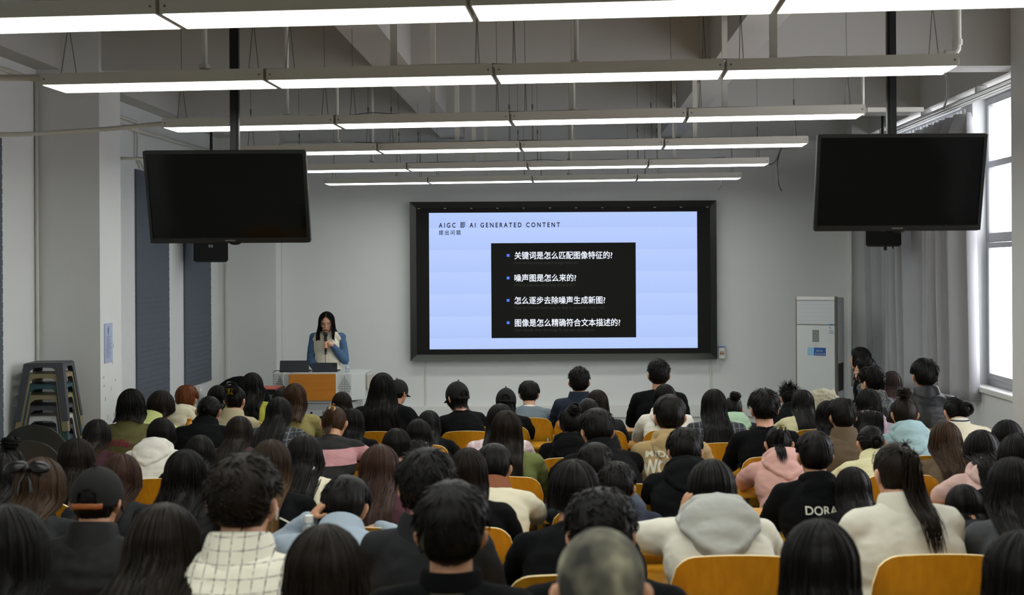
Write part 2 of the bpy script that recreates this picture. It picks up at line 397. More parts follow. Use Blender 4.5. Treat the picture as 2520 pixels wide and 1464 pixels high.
# ---------------- hanging light rows ----------------
rows=[(4.8,'nearest',.035,.013),(6.48,'second',.035,.010),(8.42,'third',.035,.010),(10.32,'fourth',.025,.009),(12.24,'fifth',.018,.008),(14.1,'sixth and farthest',.010,.008),(3.1,'overhead',.035,.008),(1.4,'rear',.035,.008),(-.3,'rearmost',.035,.008)]
XC=-.355; SEG=1.2; HL=3.115
col=['leftmost','left of centre','right of centre','rightmost']
def light_panel():
    r=thing('ceiling_light','','ceiling light')
    h=MB(); L=SEG/2-.008
    # hollow tray
    h.box((-L,-.15,.0),(L,-.142,.062)); h.box((-L,.142,.0),(L,.15,.062)); h.box((-L,-.142,.0),(-L+.008,.142,.062)); h.box((L-.008,-.142,.0),(L,.142,.062)); h.box((-L,-.15,.055),(L,.15,.062))
    h.build('housing',M_HOUS,r,bevel=.0015,seg=1)
    B((-L+.006,-.142,.001),(L-.006,.142,.006)).build('diffuser',M_LED,r)
    sc_=MB()
    for sx in (-1,1): sc_.cyl((sx*(L-.02),-.1525,.03),(sx*(L-.02),-.150,.03),.005,n=8)
    sc_.build('screw',M_WIRE,r)
    for sx in (-1,1):
        wv=MB(); x=sx*(L-.09)
        wv.tube([(x,-.10,.062),(x,0,.35),(x,.10,.062)],.0022,5); wv.cyl((x,0,.345),(x,0,.385),.007,n=8); wv.tube([(x,0,.38),(x,0,.98)],.0018,5)
        wv.build('hanging_wire',M_WIRE,r)
    return r
proto=light_panel()
def copy_thing(o):
    c=o.copy(); COL.objects.link(c)
    for ch in list(o.children):
        d=ch.copy(); COL.objects.link(d); d.parent=c
        for g in list(ch.children):
            e=g.copy(); COL.objects.link(e); e.parent=d
    return c
first=True
for Y,nm,yaw,tilt in rows:
    for i in range(4):
        o=proto if first else copy_thing(proto); first=False
        u=XC+(i-1.5)*SEG
        o.location=(XC+(u-XC)*math.cos(yaw),Y-(u-XC)*math.sin(yaw),HL-.012+(u-XC)*tilt)
        o.rotation_euler=(0,-tilt,-yaw)
        o['label']='white hanging light panel, %s of four in the %s row'%(col[i],nm); o['group']='hanging light panels'
    # drop pipes feeding the row
    for j,x in enumerate((-1.92,-.90,.07,1.11)):
        yy=Y-(x-XC)*math.sin(yaw)
        rad=.014 if j%2==0 else .019
        if j%2==0: mb=MB().tube([(x,yy,HL+.075),(x,yy,ZS)],rad,10); mb.cyl((x,yy,HL+.064),(x,yy,HL+.085),.03,n=12)
        else: mb=B((x-.019,yy-.012,HL+.066),(x+.019,yy+.012,ZS))
        tag(mb.build('drop_conduit',M_PVC),'white conduit dropping to the %s light row, number %s of four from left'%(nm.split()[0],('one','two','three','four')[j]),'conduit','conduits above the lights')
# the conduit ends at both sides of the rows
def cable(name,pts,r,label,m=M_PVC,cat='cable'):
    # smooth through the points
    P=[Vector(p) for p in pts]; out=[]
    for i in range(len(P)-1):
        p0=P[max(i-1,0)];p1=P[i];p2=P[i+1];p3=P[min(i+2,len(P)-1)]
        for s in range(8):
            t=s/8; out.append(.5*((2*p1)+(-p0+p2)*t+(2*p0-5*p1+4*p2-p3)*t*t+(-p0+3*p1-3*p2+p3)*t**3))
    out.append(P[-1]); o=MB().tube(out,r,8).build(name,m,smooth=True); return tag(o,label,cat) if label else o
cable('conduit',[(XL,6.7,3.17),(-3.4,6.62,3.13),(-2.76,6.55,3.13)],.02,'white trunking from the left wall to the second light row','',cat='conduit') if False else None
pipe('conduit',[(XL,6.72,3.16),(-2.78,6.58,3.145)],.018,'pale conduit from left wall to the second light row')
cable('conduit',[(XL,8.3,3.08),(-3.9,8.42,3.045),(-3.3,8.5,3.08),(-2.78,8.5,3.125)],.016,'sagging pale conduit from left wall to the third light row',cat='pipe')
cable('conduit',[(XL,10.7,3.09),(-3.4,10.5,3.065),(-2.78,10.4,3.09)],.014,'sagging pale conduit from left wall to the fourth light row',cat='pipe')
e=MB(); zz=HL+.075
e.tube([(2.00,6.40,zz+.02),(2.03,6.40,zz+.02),(2.055,6.40,zz+.028),(2.068,6.40,zz+.05),(2.07,6.40,zz+.09),(2.07,6.40,ZS)],.022,12)
e.cyl((2.005,6.40,zz+.02),(2.035,6.40,zz+.02),.028,n=12); e.cyl((2.07,6.40,zz+.07),(2.07,6.40,zz+.10),.028,n=12)
tag(e.build('elbow_pipe',M_PVC,smooth=False),'white elbow pipe turning up at the right end of the second light row','pipe')
pipe('drop_pipe',[(2.055,8.36,HL+.02),(2.055,8.36,3.52)],.012,'white drop pipe at the right end of the third light row',group=None)
tag(MB().box((2.08,8.34,HL+.045),(2.47,8.38,HL+.075)).build('conduit',M_PVC,bevel=.004),'short white trunking beyond right end of the third light row','conduit')
M_CAB=mat('black_cable','#121212',.5)
p=lambda x,y,Y:at(x,y,Y)
cable('cable',[p(1935,340,12.2),p(1925,360,12.2),p(1914,395,12.2),p(1914,430,12.2),p(1917,455,12.2),p(1924,470,12.2)],.006,'black cable dangling at the right end of the fifth light row',M_CAB)
cable('cable',[p(1880,395,12.15),p(1895,404,12.15),p(1908,397,12.15),p(1918,375,12.15),p(1930,345,12.15)],.004,'thin black wire looping off the end of the fifth light row',M_CAB)
cable('cable',[p(1778,430,14),p(1776,448,14),p(1766,470,14)],.004,'short black wire hanging off the farthest light row',M_CAB)
cable('cable',[p(2325,178,6.4),p(2331,205,6.4),p(2330,240,6.4),p(2322,268,6.4)],.006,'black cable curving down from the right end of second light row',M_CAB)
for Y,nm,yaw,tilt in rows[1:5]:
    rr=random.Random(int(Y*10)); pts=[]
    x=XC-1.4
    while x<XC+2.2:
        u=x-XC; pts.append((x,Y-u*math.sin(yaw)-.1,HL-.010+u*tilt+.064+rr.random()**5*.014)); x+=rr.uniform(.15,.3)
    cable('cable',pts,.0028,'loose grey cable lying on top of the %s light row'%nm,mat('grey_cable','#4a4a46',.6))
# ---------------- televisions on ceiling poles ----------------
def tv(cx,cy,Y,wd,label,pole_label):
    c=at(cx,cy,Y); t=thing('television',label,'television',(c.x,Y,c.z),0,'hanging televisions'); hh=wd*.578
    tilt=Matrix.Rotation(math.radians(14),4,'X')
    bz=MB()
    bz.box((-wd/2,-.01,-hh/2),(wd/2,.025,hh/2)); o=bz.build('casing',M_BLK,t,bevel=.006); o.matrix_basis=tilt
    fr=MB(); e=.018
    for a,b in (((-wd/2,-.017,-hh/2),(-wd/2+e,-.0102,hh/2)),((wd/2-e,-.017,-hh/2),(wd/2,-.0102,hh/2)),((-wd/2+e,-.017,hh/2-e),(wd/2-e,-.0102,hh/2)),((-wd/2+e,-.017,-hh/2),(wd/2-e,-.0102,-hh/2+.03))): fr.box(a,b)
    o=fr.build('bezel',mat('satin_black','#131414',.3),t,bevel=.002); o.matrix_basis=tilt
    o=B((-wd/2+e,-.0125,-hh/2+.03),(wd/2-e,-.0105,hh/2-e)).build('screen',M_BLKG,t); o.matrix_basis=tilt
    lg=MB()
    for i in range(6): lg.box((-.03+i*.0105,-.0185,-hh/2+.010),(-.022+i*.0105,-.0172,-hh/2+.018))
    o=lg.build('maker_mark',mat('grey_print','#55564f',.5),t); o.matrix_basis=tilt
    bk=MB().box((-.3,.025,-.2),(.3,.055,.14)); o=bk.build('rear_housing',M_BLK,t,bevel=.01); o.matrix_basis=tilt
    pr=MB().ell((.02,.01,-hh/2-.002),(.04,.012,.018)); o=pr.build('receiver_lump',M_BLK,t,smooth=True); o.matrix_basis=tilt
    # mount
    m_=MB().box((-.03,.06,-.12),(.03,.17,.12)).box((-.14,.055,-.14),(.14,.068,.14)); o=m_.build('bracket',M_BLKM,t,bevel=.003)
    o=MB().box((-.027,.135,-.12),(.027,.19,ZS-c.z)).build('pole',M_BLKM,t,bevel=.012)
    B((-.09,.08,ZS-c.z-.012),(.09,.25,ZS-c.z)).build('ceiling_plate',M_BLKM,t)
    return t
tv(561,484,7.3,.965,'black hanging television on the left ceiling pole','')
tv(2213,449,7.0,.965,'black hanging television on the right ceiling pole','')
# ---------------- loudspeakers ----------------
def speaker(cx,yb,Y,rz,label,stub=False):
    c=at(cx,yb,Y); t=thing('loudspeaker',label,'loudspeaker',(c.x,Y,c.z),rz,'wall loudspeakers')
    w_,h_,d_=.38,.62,.3
    mb=MB(); v=[(-w_/2,-.13,0),(w_/2,-.13,0),(w_/2-.06,.14,0),(-w_/2+.06,.14,0)]
    mb.add(v+[(x,y_,h_) for x,y_,z in v],[(0,3,2,1),(4,5,6,7),(0,1,5,4),(1,2,6,5),(2,3,7,6),(3,0,4,7)])
    mb.build('cabinet',M_BLK,t,bevel=.015,seg=3)
    B((-w_/2+.012,-.142,.02),(w_/2-.012,-.131,h_-.02)).build('grille',mat('speaker_cloth','#101212',.9,bump=.5,bscale=500),t,bevel=.005)
    me=text_mesh('EGI',-.022,.022,.165,.03,'maker_mark',.01); o=link('maker_mark',me,t,mat('white_print','#c8cacb',.5)); o.location=(0,-.1425,0)
    MB().box((-.04,.13,.2),(.04,.19,.34)).cyl((0,.19,.2),(0,.19,ZS-c.z),.016,n=12).build('ceiling_pole',M_BLKM,t,smooth=False)
    if stub:
        s=MB().cyl((.02,.0,-.04),(.02,0,.0),.018).cyl((.1,.0,-.02),(.1,0,0),.008); s.build('knob',M_BLKM,t)
    return t
speaker(520,645,13.8,.25,'black loudspeaker high on the left wall below the left television')
speaker(2174,607,13.3,-.25,'black loudspeaker in front of the curtains below the right television',True)
# ---------------- LED wall ----------------
a=at(1008,497,YW-.13); b=at(1765,884,YW-.13)
x0,x1,z0,z1=a.x,b.x,b.z,a.z
t=thing('led_wall','wide black framed LED screen showing a pale blue slide on front wall','display screen',((x0+x1)/2,YW,z0))
T=Matrix.Translation((-(x0+x1)/2,-YW,-z0))
def loc(mb): mb.v=[tuple(T@Vector(p)) for p in mb.v]; return mb
YF=YW-.13; e=.075
mb=MB()
# mitred frame with a sloping inner face
o_=[(x0,z0),(x1,z0),(x1,z1),(x0,z1)]; i_=[(x0+e,z0+e),(x1-e,z0+e),(x1-e,z1-e),(x0+e,z1-e)]
vs=[(x,YF,z) for x,z in o_]+[(x,YF+.05,z) for x,z in i_]+[(x,YW-.002,z) for x,z in o_]+[(x,YW-.01,z) for x,z in i_]
fs=[]
for j in range(4):
    q=(j+1)%4; fs+= [(j,q,4+q,4+j),(8+j,8+q,q,j),(4+j,4+q,12+q,12+j)]
mb.add(vs,fs); loc(mb).build('frame',mat('dark_anodised_frame','#23251f',.28,metal=.3),t)
YP=YF+.052
loc(B((x0+e,YP,z0+e),(x1-e,YW-.01,z1-e))).build('module_surface',mat('led_off','#121211',.7,spec=.25),t)
cl=MB()
for i in range(12):
    xx=x0+.11+i*(x1-x0-.22)/11; cl.box((xx-.015,YP-.012,z1-e-.012),(xx+.015,YP-.002,z1-e-.003))
loc(cl).build('clip',mat('clip_metal','#8f917f',.4,metal=.5),t)
def rect(px0,py0,px1,py1,y):
    a=at(px0,py0,y); b=at(px1,py1,y); return (a.x,b.z,b.x,a.z)
def plate(name,px0,py0,px1,py1,dy,m,th=.002):
    x0_,z0_,x1_,z1_=rect(px0,py0,px1,py1,YP)
    return loc(B((x0_,YP-dy,z0_),(x1_,YP-dy+th,z1_))).build(name,m,t)
# slide: light blue LED picture with faint module bands
ms=bpy.data.materials.new('slide_light'); ms.use_nodes=True; N=ms.node_tree.nodes; L=ms.node_tree.links; bs=N['Principled BSDF']
bs.inputs['Base Color'].default_value=(.02,.02,.02,1); bs.inputs['Roughness'].default_value=.6
tc=N.new('ShaderNodeTexCoord'); w1=N.new('ShaderNodeTexWave'); w1.wave_type='BANDS'; w1.bands_direction='X'; w1.inputs['Scale'].default_value=5.2; w1.inputs['Distortion'].default_value=.6; w1.inputs['Detail'].default_value=1
w2=N.new('ShaderNodeTexWave'); w2.bands_direction='Z'; w2.wave_profile='SAW'; w2.inputs['Scale'].default_value=1.12
L.new(tc.outputs['Object'],w1.inputs[0]); L.new(tc.outputs['Object'],w2.inputs[0])
sm=N.new('ShaderNodeMath'); sm.operation='MULTIPLY_ADD'; L.new(w1.outputs['Fac'],sm.inputs[0]); sm.inputs[1].default_value=.05; L.new(w2.outputs['Fac'],sm.inputs[2])
mr=N.new('ShaderNodeMapRange'); mr.inputs[1].default_value=0; mr.inputs[2].default_value=1.05; mr.inputs[3].default_value=.93; mr.inputs[4].default_value=1.02; L.new(sm.outputs[0],mr.inputs[0])
L.new(mr.outputs[0],bs.inputs['Emission Strength']); bs.inputs['Emission Color'].default_value=lin('#b4caff')
M_TXTW=mat('slide_white_text','#101010',.6,emit='#eef2ff'); M_TXTB=mat('slide_dark_text','#05060f',.7); M_BOX=mat('slide_black_box','#171715',.8,spec=.2)
M_SQ=mat('slide_bullet','#101010',.6,emit='#4a7cff'); M_SUB=mat('slide_faint_text','#101010',.6,emit='#262723',estr=.8)
plate('slide_picture',1055.5,524,1717,856,.003,ms)
plate('slide_box',1208.5,598.5,1565.5,830,.006,M_BOX)
def word(s,px0,px1,yt,yb,m,bold=0,space=1.0,dy=.0075,ws=1.0):
    x0_,z0_,x1_,z1_=rect(px0,yt,px1,yb,YP)
    me=text_mesh(s,x0_,x1_,z0_,z1_-z0_,'slide_text',bold,space,wordsp=ws); me.transform(T@Matrix.Translation((0,YP-dy,0)))
    link('slide_text',me,t,m)
word('AIGC 即 AI GENERATED CONTENT',1080,1378,547,560,M_TXTB,.016,1.55)
word('提出问题',1080,1134,566.5,578,M_TXTB,.010,1.45)
word('关键词是怎么匹配图像特征的?',1266,1507,619,637,M_TXTW,.014,1.0)
word('噪声图是怎么来的?',1266,1418,674.5,692.5,M_TXTW,.014)
word('怎么逐步去除噪声生成新图?',1266,1489.5,729.5,747.5,M_TXTW,.014)
word('图像是怎么精确符合文本描述的?',1267,1526.5,784.5,802.5,M_TXTW,.014)
word('How do keywords match image features?',1265,1423,643,651,M_SUB)
word('Where does the noise map come from?',1265,1415,698,706,M_SUB)
word('How to remove noise step by step to generate a new map',1266,1487,753,762,M_SUB)
word('How exactly does the image fit the text description?',1266,1464,808,817,M_SUB)
for py in (628.5,684,739,794): plate('slide_bullet',1247,py-3.2,1254,py+3.2,.008,M_SQ)
cx_=at(1156,547,YP); mbk=MB(); q=T@Vector((cx_.x,YP-.0085,cx_.z))
mbk.add([(q.x-.012,q.y,q.z+.024),(q.x-.012,q.y,q.z-.016),(q.x+.016,q.y,q.z+.002)],[(0,1,2)]); mbk.build('mouse_pointer',mat('slide_pointer','#101010',.6,emit='#ccd8ff'),t)
# small breaker box beside the screen
c=at(1775,866,YW); t=thing('breaker_box','small white breaker box with orange switches beside the LED screen','switch box',(c.x,YW,c.z))
B((-.043,-.07,-.08),(.043,0,.065)).build('case',M_WHITE,t,bevel=.008)
B((-.028,-.0735,-.035),(.028,-.0702,.015)).build('window_cover',mat('smoke_cover','#b9b3a8',.2),t,bevel=.002)
o=MB()
for i in range(3): o.box((-.022+i*.016,-.078,-.02),(-.010+i*.016,-.0738,-.004))
o.build('switch',mat('orange_switch','#c0601c',.4),t)
MB().box((-.043,-.075,.064),(.048,0,.074)).build('lid_edge',mat('blue_film','#5a78b8',.3),t)
# ---------------- floor-standing air conditioner ----------------
Y=14.5; a=at(1947,729,Y); b=at(2047,900,Y); W=b.x-a.x; HT=a.z; cx=(a.x+b.x)/2
t=thing('air_conditioner','tall white floor-standing air conditioner in front of the right corner column','air conditioner',(cx+.05,Y,0),math.radians(-27))
W*=1.03; w2_=W/2
B((-w2_+.004,.07,0),(w2_-.004,.40,HT-.02)).build('body',mat('ac_side_white','#dcdde0',.35),t,bevel=.012)
B((-w2_,.0,0),(w2_,.0695,HT-.003)).build('front_frame',mat('taupe_side','#857c72',.4,noise_amt=.02),t,bevel=.006)
B((-w2_+.022,-.018,.10),(w2_-.014,-.0005,HT-.345)).build('front_panel',mat('ac_white','#d3d8d8',.18,coat=.4),t,bevel=.004)
g=MB()
for i in range(6): g.box((-w2_+.024,-.016,HT-.335+i*.047),(w2_-.016,-.0005,HT-.335+i*.047+.0465))
g.build('outlet_louvre',mat('ac_louvre','#c9cfd2',.3),t)
B((-w2_+.02,-.018,HT-.048),(w2_-.014,-.0005,HT-.004)).build('top_cap',M_WHITE,t,bevel=.003)
B((-.035,-.0195,HT-.545),(.045,-.0183,HT-.40)).build('display',mat('ac_display','#858d88',.15),t)
bt=MB()
for i in range(3):
    for j in range(2): bt.box((-.022+i*.02,-.0195,HT-.57-j*.024),(-.014+i*.02,-.0183,HT-.562-j*.024))
bt.build('button',mat('grey_ink2','#8a8f90',.5),t)
B((-.095,-.020,HT-.705),(-.012,-.0184,HT-.61)).build('sticker_picture',mat('pale_blue_sticker','#8fc0dc',.3),t,bevel=.003)
st=B((-.018,-.0205,HT-.705),(.125,-.0184,HT-.61)).build('sticker',mat('blue_sticker','#2f5fa8',.3),t,bevel=.003)
for s_,xa,xb,za,zh in (('离开时',.012,.09,HT-.660,.024),('请关闭空调',-.004,.115,HT-.698,.024)):
    me=text_mesh(s_,xa,xb,za,zh,'sticker_text',.012,1.1); me.transform(Matrix.Translation((0,-.0235,0))); link('sticker_text',me,st,mat('bright_print','#eceeee',.5))
lb=B((.165,-.0205,HT-.49),(.226,-.0184,HT-.31)).build('energy_label',mat('label_white','#ccd4d8',.4),t)
q=MB().box((.166,-.0211,HT-.345),(.225,-.0206,HT-.328)).box((.166,-.0211,HT-.44),(.225,-.0206,HT-.434)); q.build('label_band',mat('label_blue','#3f6f9f',.4),lb)
q=MB().box((.172,-.0211,HT-.378),(.178,-.0206,HT-.355)).box((.178,-.0211,HT-.378),(.190,-.0206,HT-.370))
for i in range(5): q.box((.17,-.0211,HT-.40-i*.007),(.215,-.0206,HT-.398-i*.007))
q.build('label_print',mat('label_dark','#54544c',.5),lb)
me=text_mesh('Midea',-.018,.027,HT-.372,.010,'maker_mark',0); me.transform(Matrix.Translation((0,-.0192,0))); link('maker_mark',me,t,mat('silver_print','#a5abac',.3))
MB().box((-w2_+.05,-.004,.02),(w2_-.05,-.0005,.09)).build('plinth_grille',mat('dark_grille','#38383a',.6),t)
sg=MB()
for i in range(12): sg.box((w2_,.09+i*.02,.62),(w2_+.003,.10+i*.02,.95))
sg.build('side_grille',mat('dark_grille','#38383a',.6),t)
# ---------------- lectern with computers ----------------
Y=13.7; a=at(664,921,Y); b=at(894,921,Y); W=b.x-a.x; HT=a.z; cx=(a.x+b.x)/2
t=thing('lectern','grey steel multimedia lectern with an orange wood front panel','lectern',(cx,Y,0)); w2_=W/2
M_LG=mat('lectern_grey','#a9aeae',.4); M_LW=mat('lectern_white','#c3c7c6',.4)
zb=HT-.30
def prism(mb,pl,z0,z1):
    n=len(pl); mb.add([(x,y,z0) for x,y in pl]+[(x,y,z1) for x,y in pl],[tuple(range(n-1,-1,-1)),tuple(range(n,2*n))]+[(i,(i+1)%n,n+(i+1)%n,n+i) for i in range(n)]); return mb
pl=[(-w2_,.14),(-w2_+.02,.10),(-.30,-.0),(-.295,-.04),(.225,-.04),(.23,-.0),(w2_-.14,.0),(w2_,.12),(w2_,.62),(-w2_,.62)]
prism(MB(),pl,zb,HT).build('upper_cabinet',M_LW,t,bevel=.006)
B((-.30,-.058,zb+.006),(.225,-.041,HT+.006)).build('wood_panel',M_CHERRY,t,bevel=.004)
prism(MB(),[(-.34,.02),(.34,.02),(.42,.1),(.42,.6),(-.42,.6),(-.42,.1)],.0,zb-.02).build('lower_cabinet',M_LG,t,bevel=.006)
B((-.36,-.02,zb-.022),(.36,.58,zb-.002)).build('shelf_ledge',M_LW,t,bevel=.004)
B((-.30,.008,.08),(.30,.019,zb-.10)).build('cabinet_door',M_LG,t,bevel=.003)
MB().cyl((-.06,.001,zb-.115-.02),(-.06,.012,zb-.115-.02),.012).build('lock',mat('lock_dark','#2a2a2a',.4,metal=.5),t)
def slits(fn,name):
    mb=MB()
    for i in range(-4,5):
        n=5-abs(i)
        for j in range(-n,n):
            z=zb+.15+j*.026+(.0 if i%2 else .0); fn(mb,i*.0165,z)
    mb.build(name,mat('slit_dark','#3a3d3f',.8),t)
def f1(mb,x,z): mb.box((x+.31,-.003,z),(x+.315,.001,z+.018))
slits(f1,'speaker_slit')
dirx=Vector((-w2_+.02,.10,0))-Vector((-.30,0,0)); dl=dirx.length; ang=math.atan2(dirx.y,dirx.x)
def f2(mb,x,z):
    M=Matrix.Translation((-.30,0,0))@Matrix.Rotation(ang,4,'Z'); mb.box((dl*.60+x,-.002,z),(dl*.60+x+.005,.004,z+.018),M=M)
slits(f2,'speaker_slit')
B((w2_-.001,.15,zb+.1),(w2_+.045,.5,HT-.005)).build('side_shelf',mat('beige_shelf','#b9b4a9',.5),t,bevel=.02,seg=3)
LEC=(cx,Y,HT)
def laptop(cx_,yb,wd,hh,Yd,label,tilt,m,cat,name,tablet=False):
    c=at(cx_,yb,Yd); r_=thing(name,label,cat,(c.x,Yd,HT),0)
    M=Matrix.Rotation(tilt,4,'X')
    o=B((-wd/2,-.006,.004),(wd/2,.004,hh)).build('lid' if not tablet else 'case_cover',m,r_,bevel=.004); o.matrix_basis=M
    B((-wd/2,.0,0.0),(wd/2,.22,.014)).build('keyboard_base',m,r_,bevel=.003)
    if tablet:
        o=B((wd/2-.05,-.0085,hh-.045),(wd/2-.012,-.0062,hh-.012)).build('camera_bump',M_BLKM,r_,bevel=.004); o.matrix_basis=M
        o=B((-wd/2,-.008,.004),(wd/2,-.0062,.035)).build('fold_flap',m,r_,bevel=.002); o.matrix_basis=M
    return r_
laptop(724,919,.335,.135,13.95,'dark grey laptop open on the left of the lectern',math.radians(-12),mat('laptop_grey','#33363a',.35,metal=.3),'laptop','laptop')
laptop(799,919,.285,.108,13.95,'dark navy tablet in a folio case on the lectern',math.radians(-10),mat('navy_case','#1c222c',.5),'tablet','tablet',True)
q=at(855,919,13.9)
def bottle(name,x,y,z,h,r,label,body,capm,pump=False,wide=False):
    b_=thing(name,label,'bottle',(x,y,z))
    MB().lathe([(r*.9,0),(r,.006),(r,h*.3),(r*.93,h*.33),(r,h*.37),(r,h*.66),(r*.55,h*.86),(r*.4,h*.88)]).build('body',body,b_,smooth=True)
    MB().lathe([(r*.48,h*.88),(r*.48,h),(r*.4,h*1.005)],n=18).build('cap',capm,b_,smooth=False)
    if pump: MB().cyl((0,0,h),(0,0,h*1.12),.006).box((-.035,-.01,h*1.10),(.012,.01,h*1.17)).build('pump',capm,b_,bevel=.002)
    else: MB().lathe([(r*1.01,h*.4),(r*1.01,h*.58)],n=24).build('label_wrap',mat('wrap_pale','#b6c3d4',.4),b_,smooth=True)
    return b_
M_CLR=mat('clear_plastic','#dfe6ea',.12,trans=.75,spec=.5); M_BLUE=mat('blue_cap','#2550c8',.4)
bottle('water_bottle',q.x,13.9,HT,.108,.024,'small clear water bottle with a blue cap on the lectern',M_CLR,M_BLUE)
pts=[at(672,917,13.78),at(680,912,13.8),at(700,913,13.84),at(720,917,13.86)]
cable('cable',[(p_.x,p_.y,max(p_.z,HT+.006)) for p_ in pts],.004,'black cable curling on the left of the lectern top',M_CAB)
pts=[(at(702,920,13.72).x,13.76,HT+.01),(at(699,926,13.72).x,13.71,HT+.0),(at(697,940,13.7).x,13.70,HT-.1),(at(700,960,13.7).x,13.70,HT-.2),(at(700,960,13.7).x,13.71,.02)]
cable('cable',pts,.0035,'white cable hanging down the front of the lectern',M_WHITE)
# grey equipment box with a red sheet, bottles on the front desk
c=at(655,957,12.6); t=thing('equipment_rack','grey metal equipment box in a black frame under a red sheet','equipment box',(c.x,12.6,0))
HB=c.z
B((-.16,.01,.0),(.065,.4,HB-.06)).build('metal_box',mat('box_grey','#6f7273',.4,metal=.4),t,bevel=.004)
fr=MB().box((-.17,-.01,HB-.035),(.10,.42,HB-.008)).box((.075,-.01,0),(.10,.015,HB-.035)).box((.075,.4,0),(.10,.42,HB-.035)).box((-.17,-.01,0),(-.15,.008,HB-.035))
fr.build('black_frame',M_BLKM,t,bevel=.003)
B((-.16,-.005,HB-.007),(.085,.3,HB+.004)).build('red_sheet',mat('red_paper','#b0503f',.6,noise_amt=.15,nscale=40),t)
ds=MB()
for i in range(3): ds.box((-.02,.004,.3+i*.08),(.055,.0095,.35+i*.08))
ds.build('drive_slot',M_GREYM,t,bevel=.002)
# ---------------- stools, spare chairs ----------------
STC={'g':'#46474d','t':'#8c8062','e':'#2c4e52','w':'#c4c6c4'}
def stool_meshes():
    a,b,hh=.145,.20,.45; wl=.055; out=[]
    sd=MB()
    sd.box((-a,-a,hh-.012),(a,a,hh)); seat=sd.mesh('seat',(),False,.006,2)
    lg=MB()                                   # one corner leg: an L of two splayed plates
    def P(u,z,side):                          # u along the side (-1..1), z height
        t=(hh-z)/hh; h_=a+(b-a)*t; return (u*h_,-h_,z) if side==0 else (h_,u*h_,z)
    def plate(side,sgn):
        T_=lambda z:a+(b-a)*(hh-z)/hh
        z0_,z1_=0,hh-.006
        v=[P(sgn,z0_,side),P(sgn*(1-wl/T_(0)*.8),z0_,side),P(sgn*(1-wl/T_(hh-.06)),hh-.06,side),P(sgn*(1-(wl+.025)/a),hh-.038,side),P(0,hh-.034,side),P(0,z1_,side),P(sgn,z1_,side)]
        f=[tuple(range(7))] if (sgn>0)==(side==0) else [tuple(range(6,-1,-1))]
        if side==1: f=[tuple(range(7))] if sgn>0 else [tuple(range(6,-1,-1))]
        lg.add(v,f)
    plate(0,1); plate(1,-1)
    me=lg.mesh('leg'); bm=bmesh.new(); bm.from_mesh(me); bmesh.ops.remove_doubles(bm,verts=bm.verts,dist=1e-4); bmesh.ops.recalc_face_normals(bm,faces=bm.faces); bm.to_mesh(me); bm.free()
    leg=evalmesh(me,[('SOLIDIFY',dict(thickness=.009,offset=0)),('BEVEL',dict(width=.002,segments=1))])
    return seat,leg
s_seat,s_leg=stool_meshes()
ST=at(121,890,9.72); order='wgegtgewgtewtgetg'[:13]
cols_='gteggwgtegtwg'
seq='gtetgwggetgwt'[:12]      # from the top down
NST=12; base=0.005+flo(9.72); step=(ST.z-.45-base)/(NST-1)
SN={'g':'dark grey','t':'tan','e':'teal','w':'white'}
ORD=['topmost','second from top','third from top','fourth from top','fifth from top','sixth from top','seventh from top','eighth from top','ninth from top','tenth from top','second from the floor','bottom one']
for i in range(NST):
    c_=seq[i]; t=thing('stool','%s plastic stacking stool, %s in the leaning corner stack'%(SN[c_],ORD[i]),'stool',(ST.x,9.72,base+(NST-1-i)*step),math.radians(6),'stacked stools')
    m=mat('stool_'+SN[c_].replace(' ','_'),STC[c_],.5,bump=.03)
    link('seat',s_seat,t,m)
    for j in range(4): link('leg',s_leg,t,m,matrix=Matrix.Rotation(j*PI/2,4,'Z'))
def shell_chair(x,y,rz,sc_,label):
    t=thing('shell_chair',label,'chair',(x,y,flo(y)),rz,'black shell chairs'); m=mat('charcoal_plastic','#2c2c28',.5,bump=.03)
    mb=MB(); n=20; v=[]
    for j in range(13):
        for i in range(n+1):
            u=i/n*2-1; tz=1-(1-j/12)**2.2
            wd=.235*max(0,1-(max(0,tz-.35)/.65)**2.6)**.40 if tz>.4 else .19+.045*(tz/.4)
            z=.50+.42*tz; v.append((u*max(wd,.006),-.20-.05*tz+.07*(u*wd/.235)**2,z-.05*(wd*u/.235)**2*tz))
    f=[(j*(n+1)+i,j*(n+1)+i+1,(j+1)*(n+1)+i+1,(j+1)*(n+1)+i) for j in range(12) for i in range(n)]
    mb.add(v,f); me=evalmesh(mb.mesh('backrest'),[('SOLIDIFY',dict(thickness=.010,offset=0))]); me.polygons.foreach_set('use_smooth',[True]*len(me.polygons)); link('backrest',me,t,m)
    sb=MB(); v=[]
    for j in range(11):
        for i in range(n+1):
            u=i/n*2-1; tv_=j/10; v.append((u*(.20+.03*math.sin(tv_*PI)),-.20+.42*tv_,.455+.02*u*u-.02*max(0,tv_-.8)*5*.3+.05*max(0,.15-tv_)/.15))
    sb.add(v,[(j*(n+1)+i,j*(n+1)+i+1,(j+1)*(n+1)+i+1,(j+1)*(n+1)+i) for j in range(10) for i in range(n)])
    me=evalmesh(sb.mesh('seat'),[('SOLIDIFY',dict(thickness=.010,offset=0))]); me.polygons.foreach_set('use_smooth',[True]*len(me.polygons)); link('seat',me,t,m)
    for sx in (-1,1):
        for sy,yy in ((-1,-.15),(1,.17)):
            MB().cyl((sx*.15,yy,.45),(sx*.21,yy+sy*.06,0),.012,.010).build('leg',M_BLKM,t,smooth=True)
    t.scale=(sc_,)*3; return t
p_=at(105,1045,9.1); shell_chair(p_.x,9.05,.22,1.06,'black round-backed plastic chair in front of the stool stack')
p_=at(100,1085,8.55); shell_chair(p_.x,8.50,.15,1.0,'black round-backed plastic chair, lower and nearer of the pair')

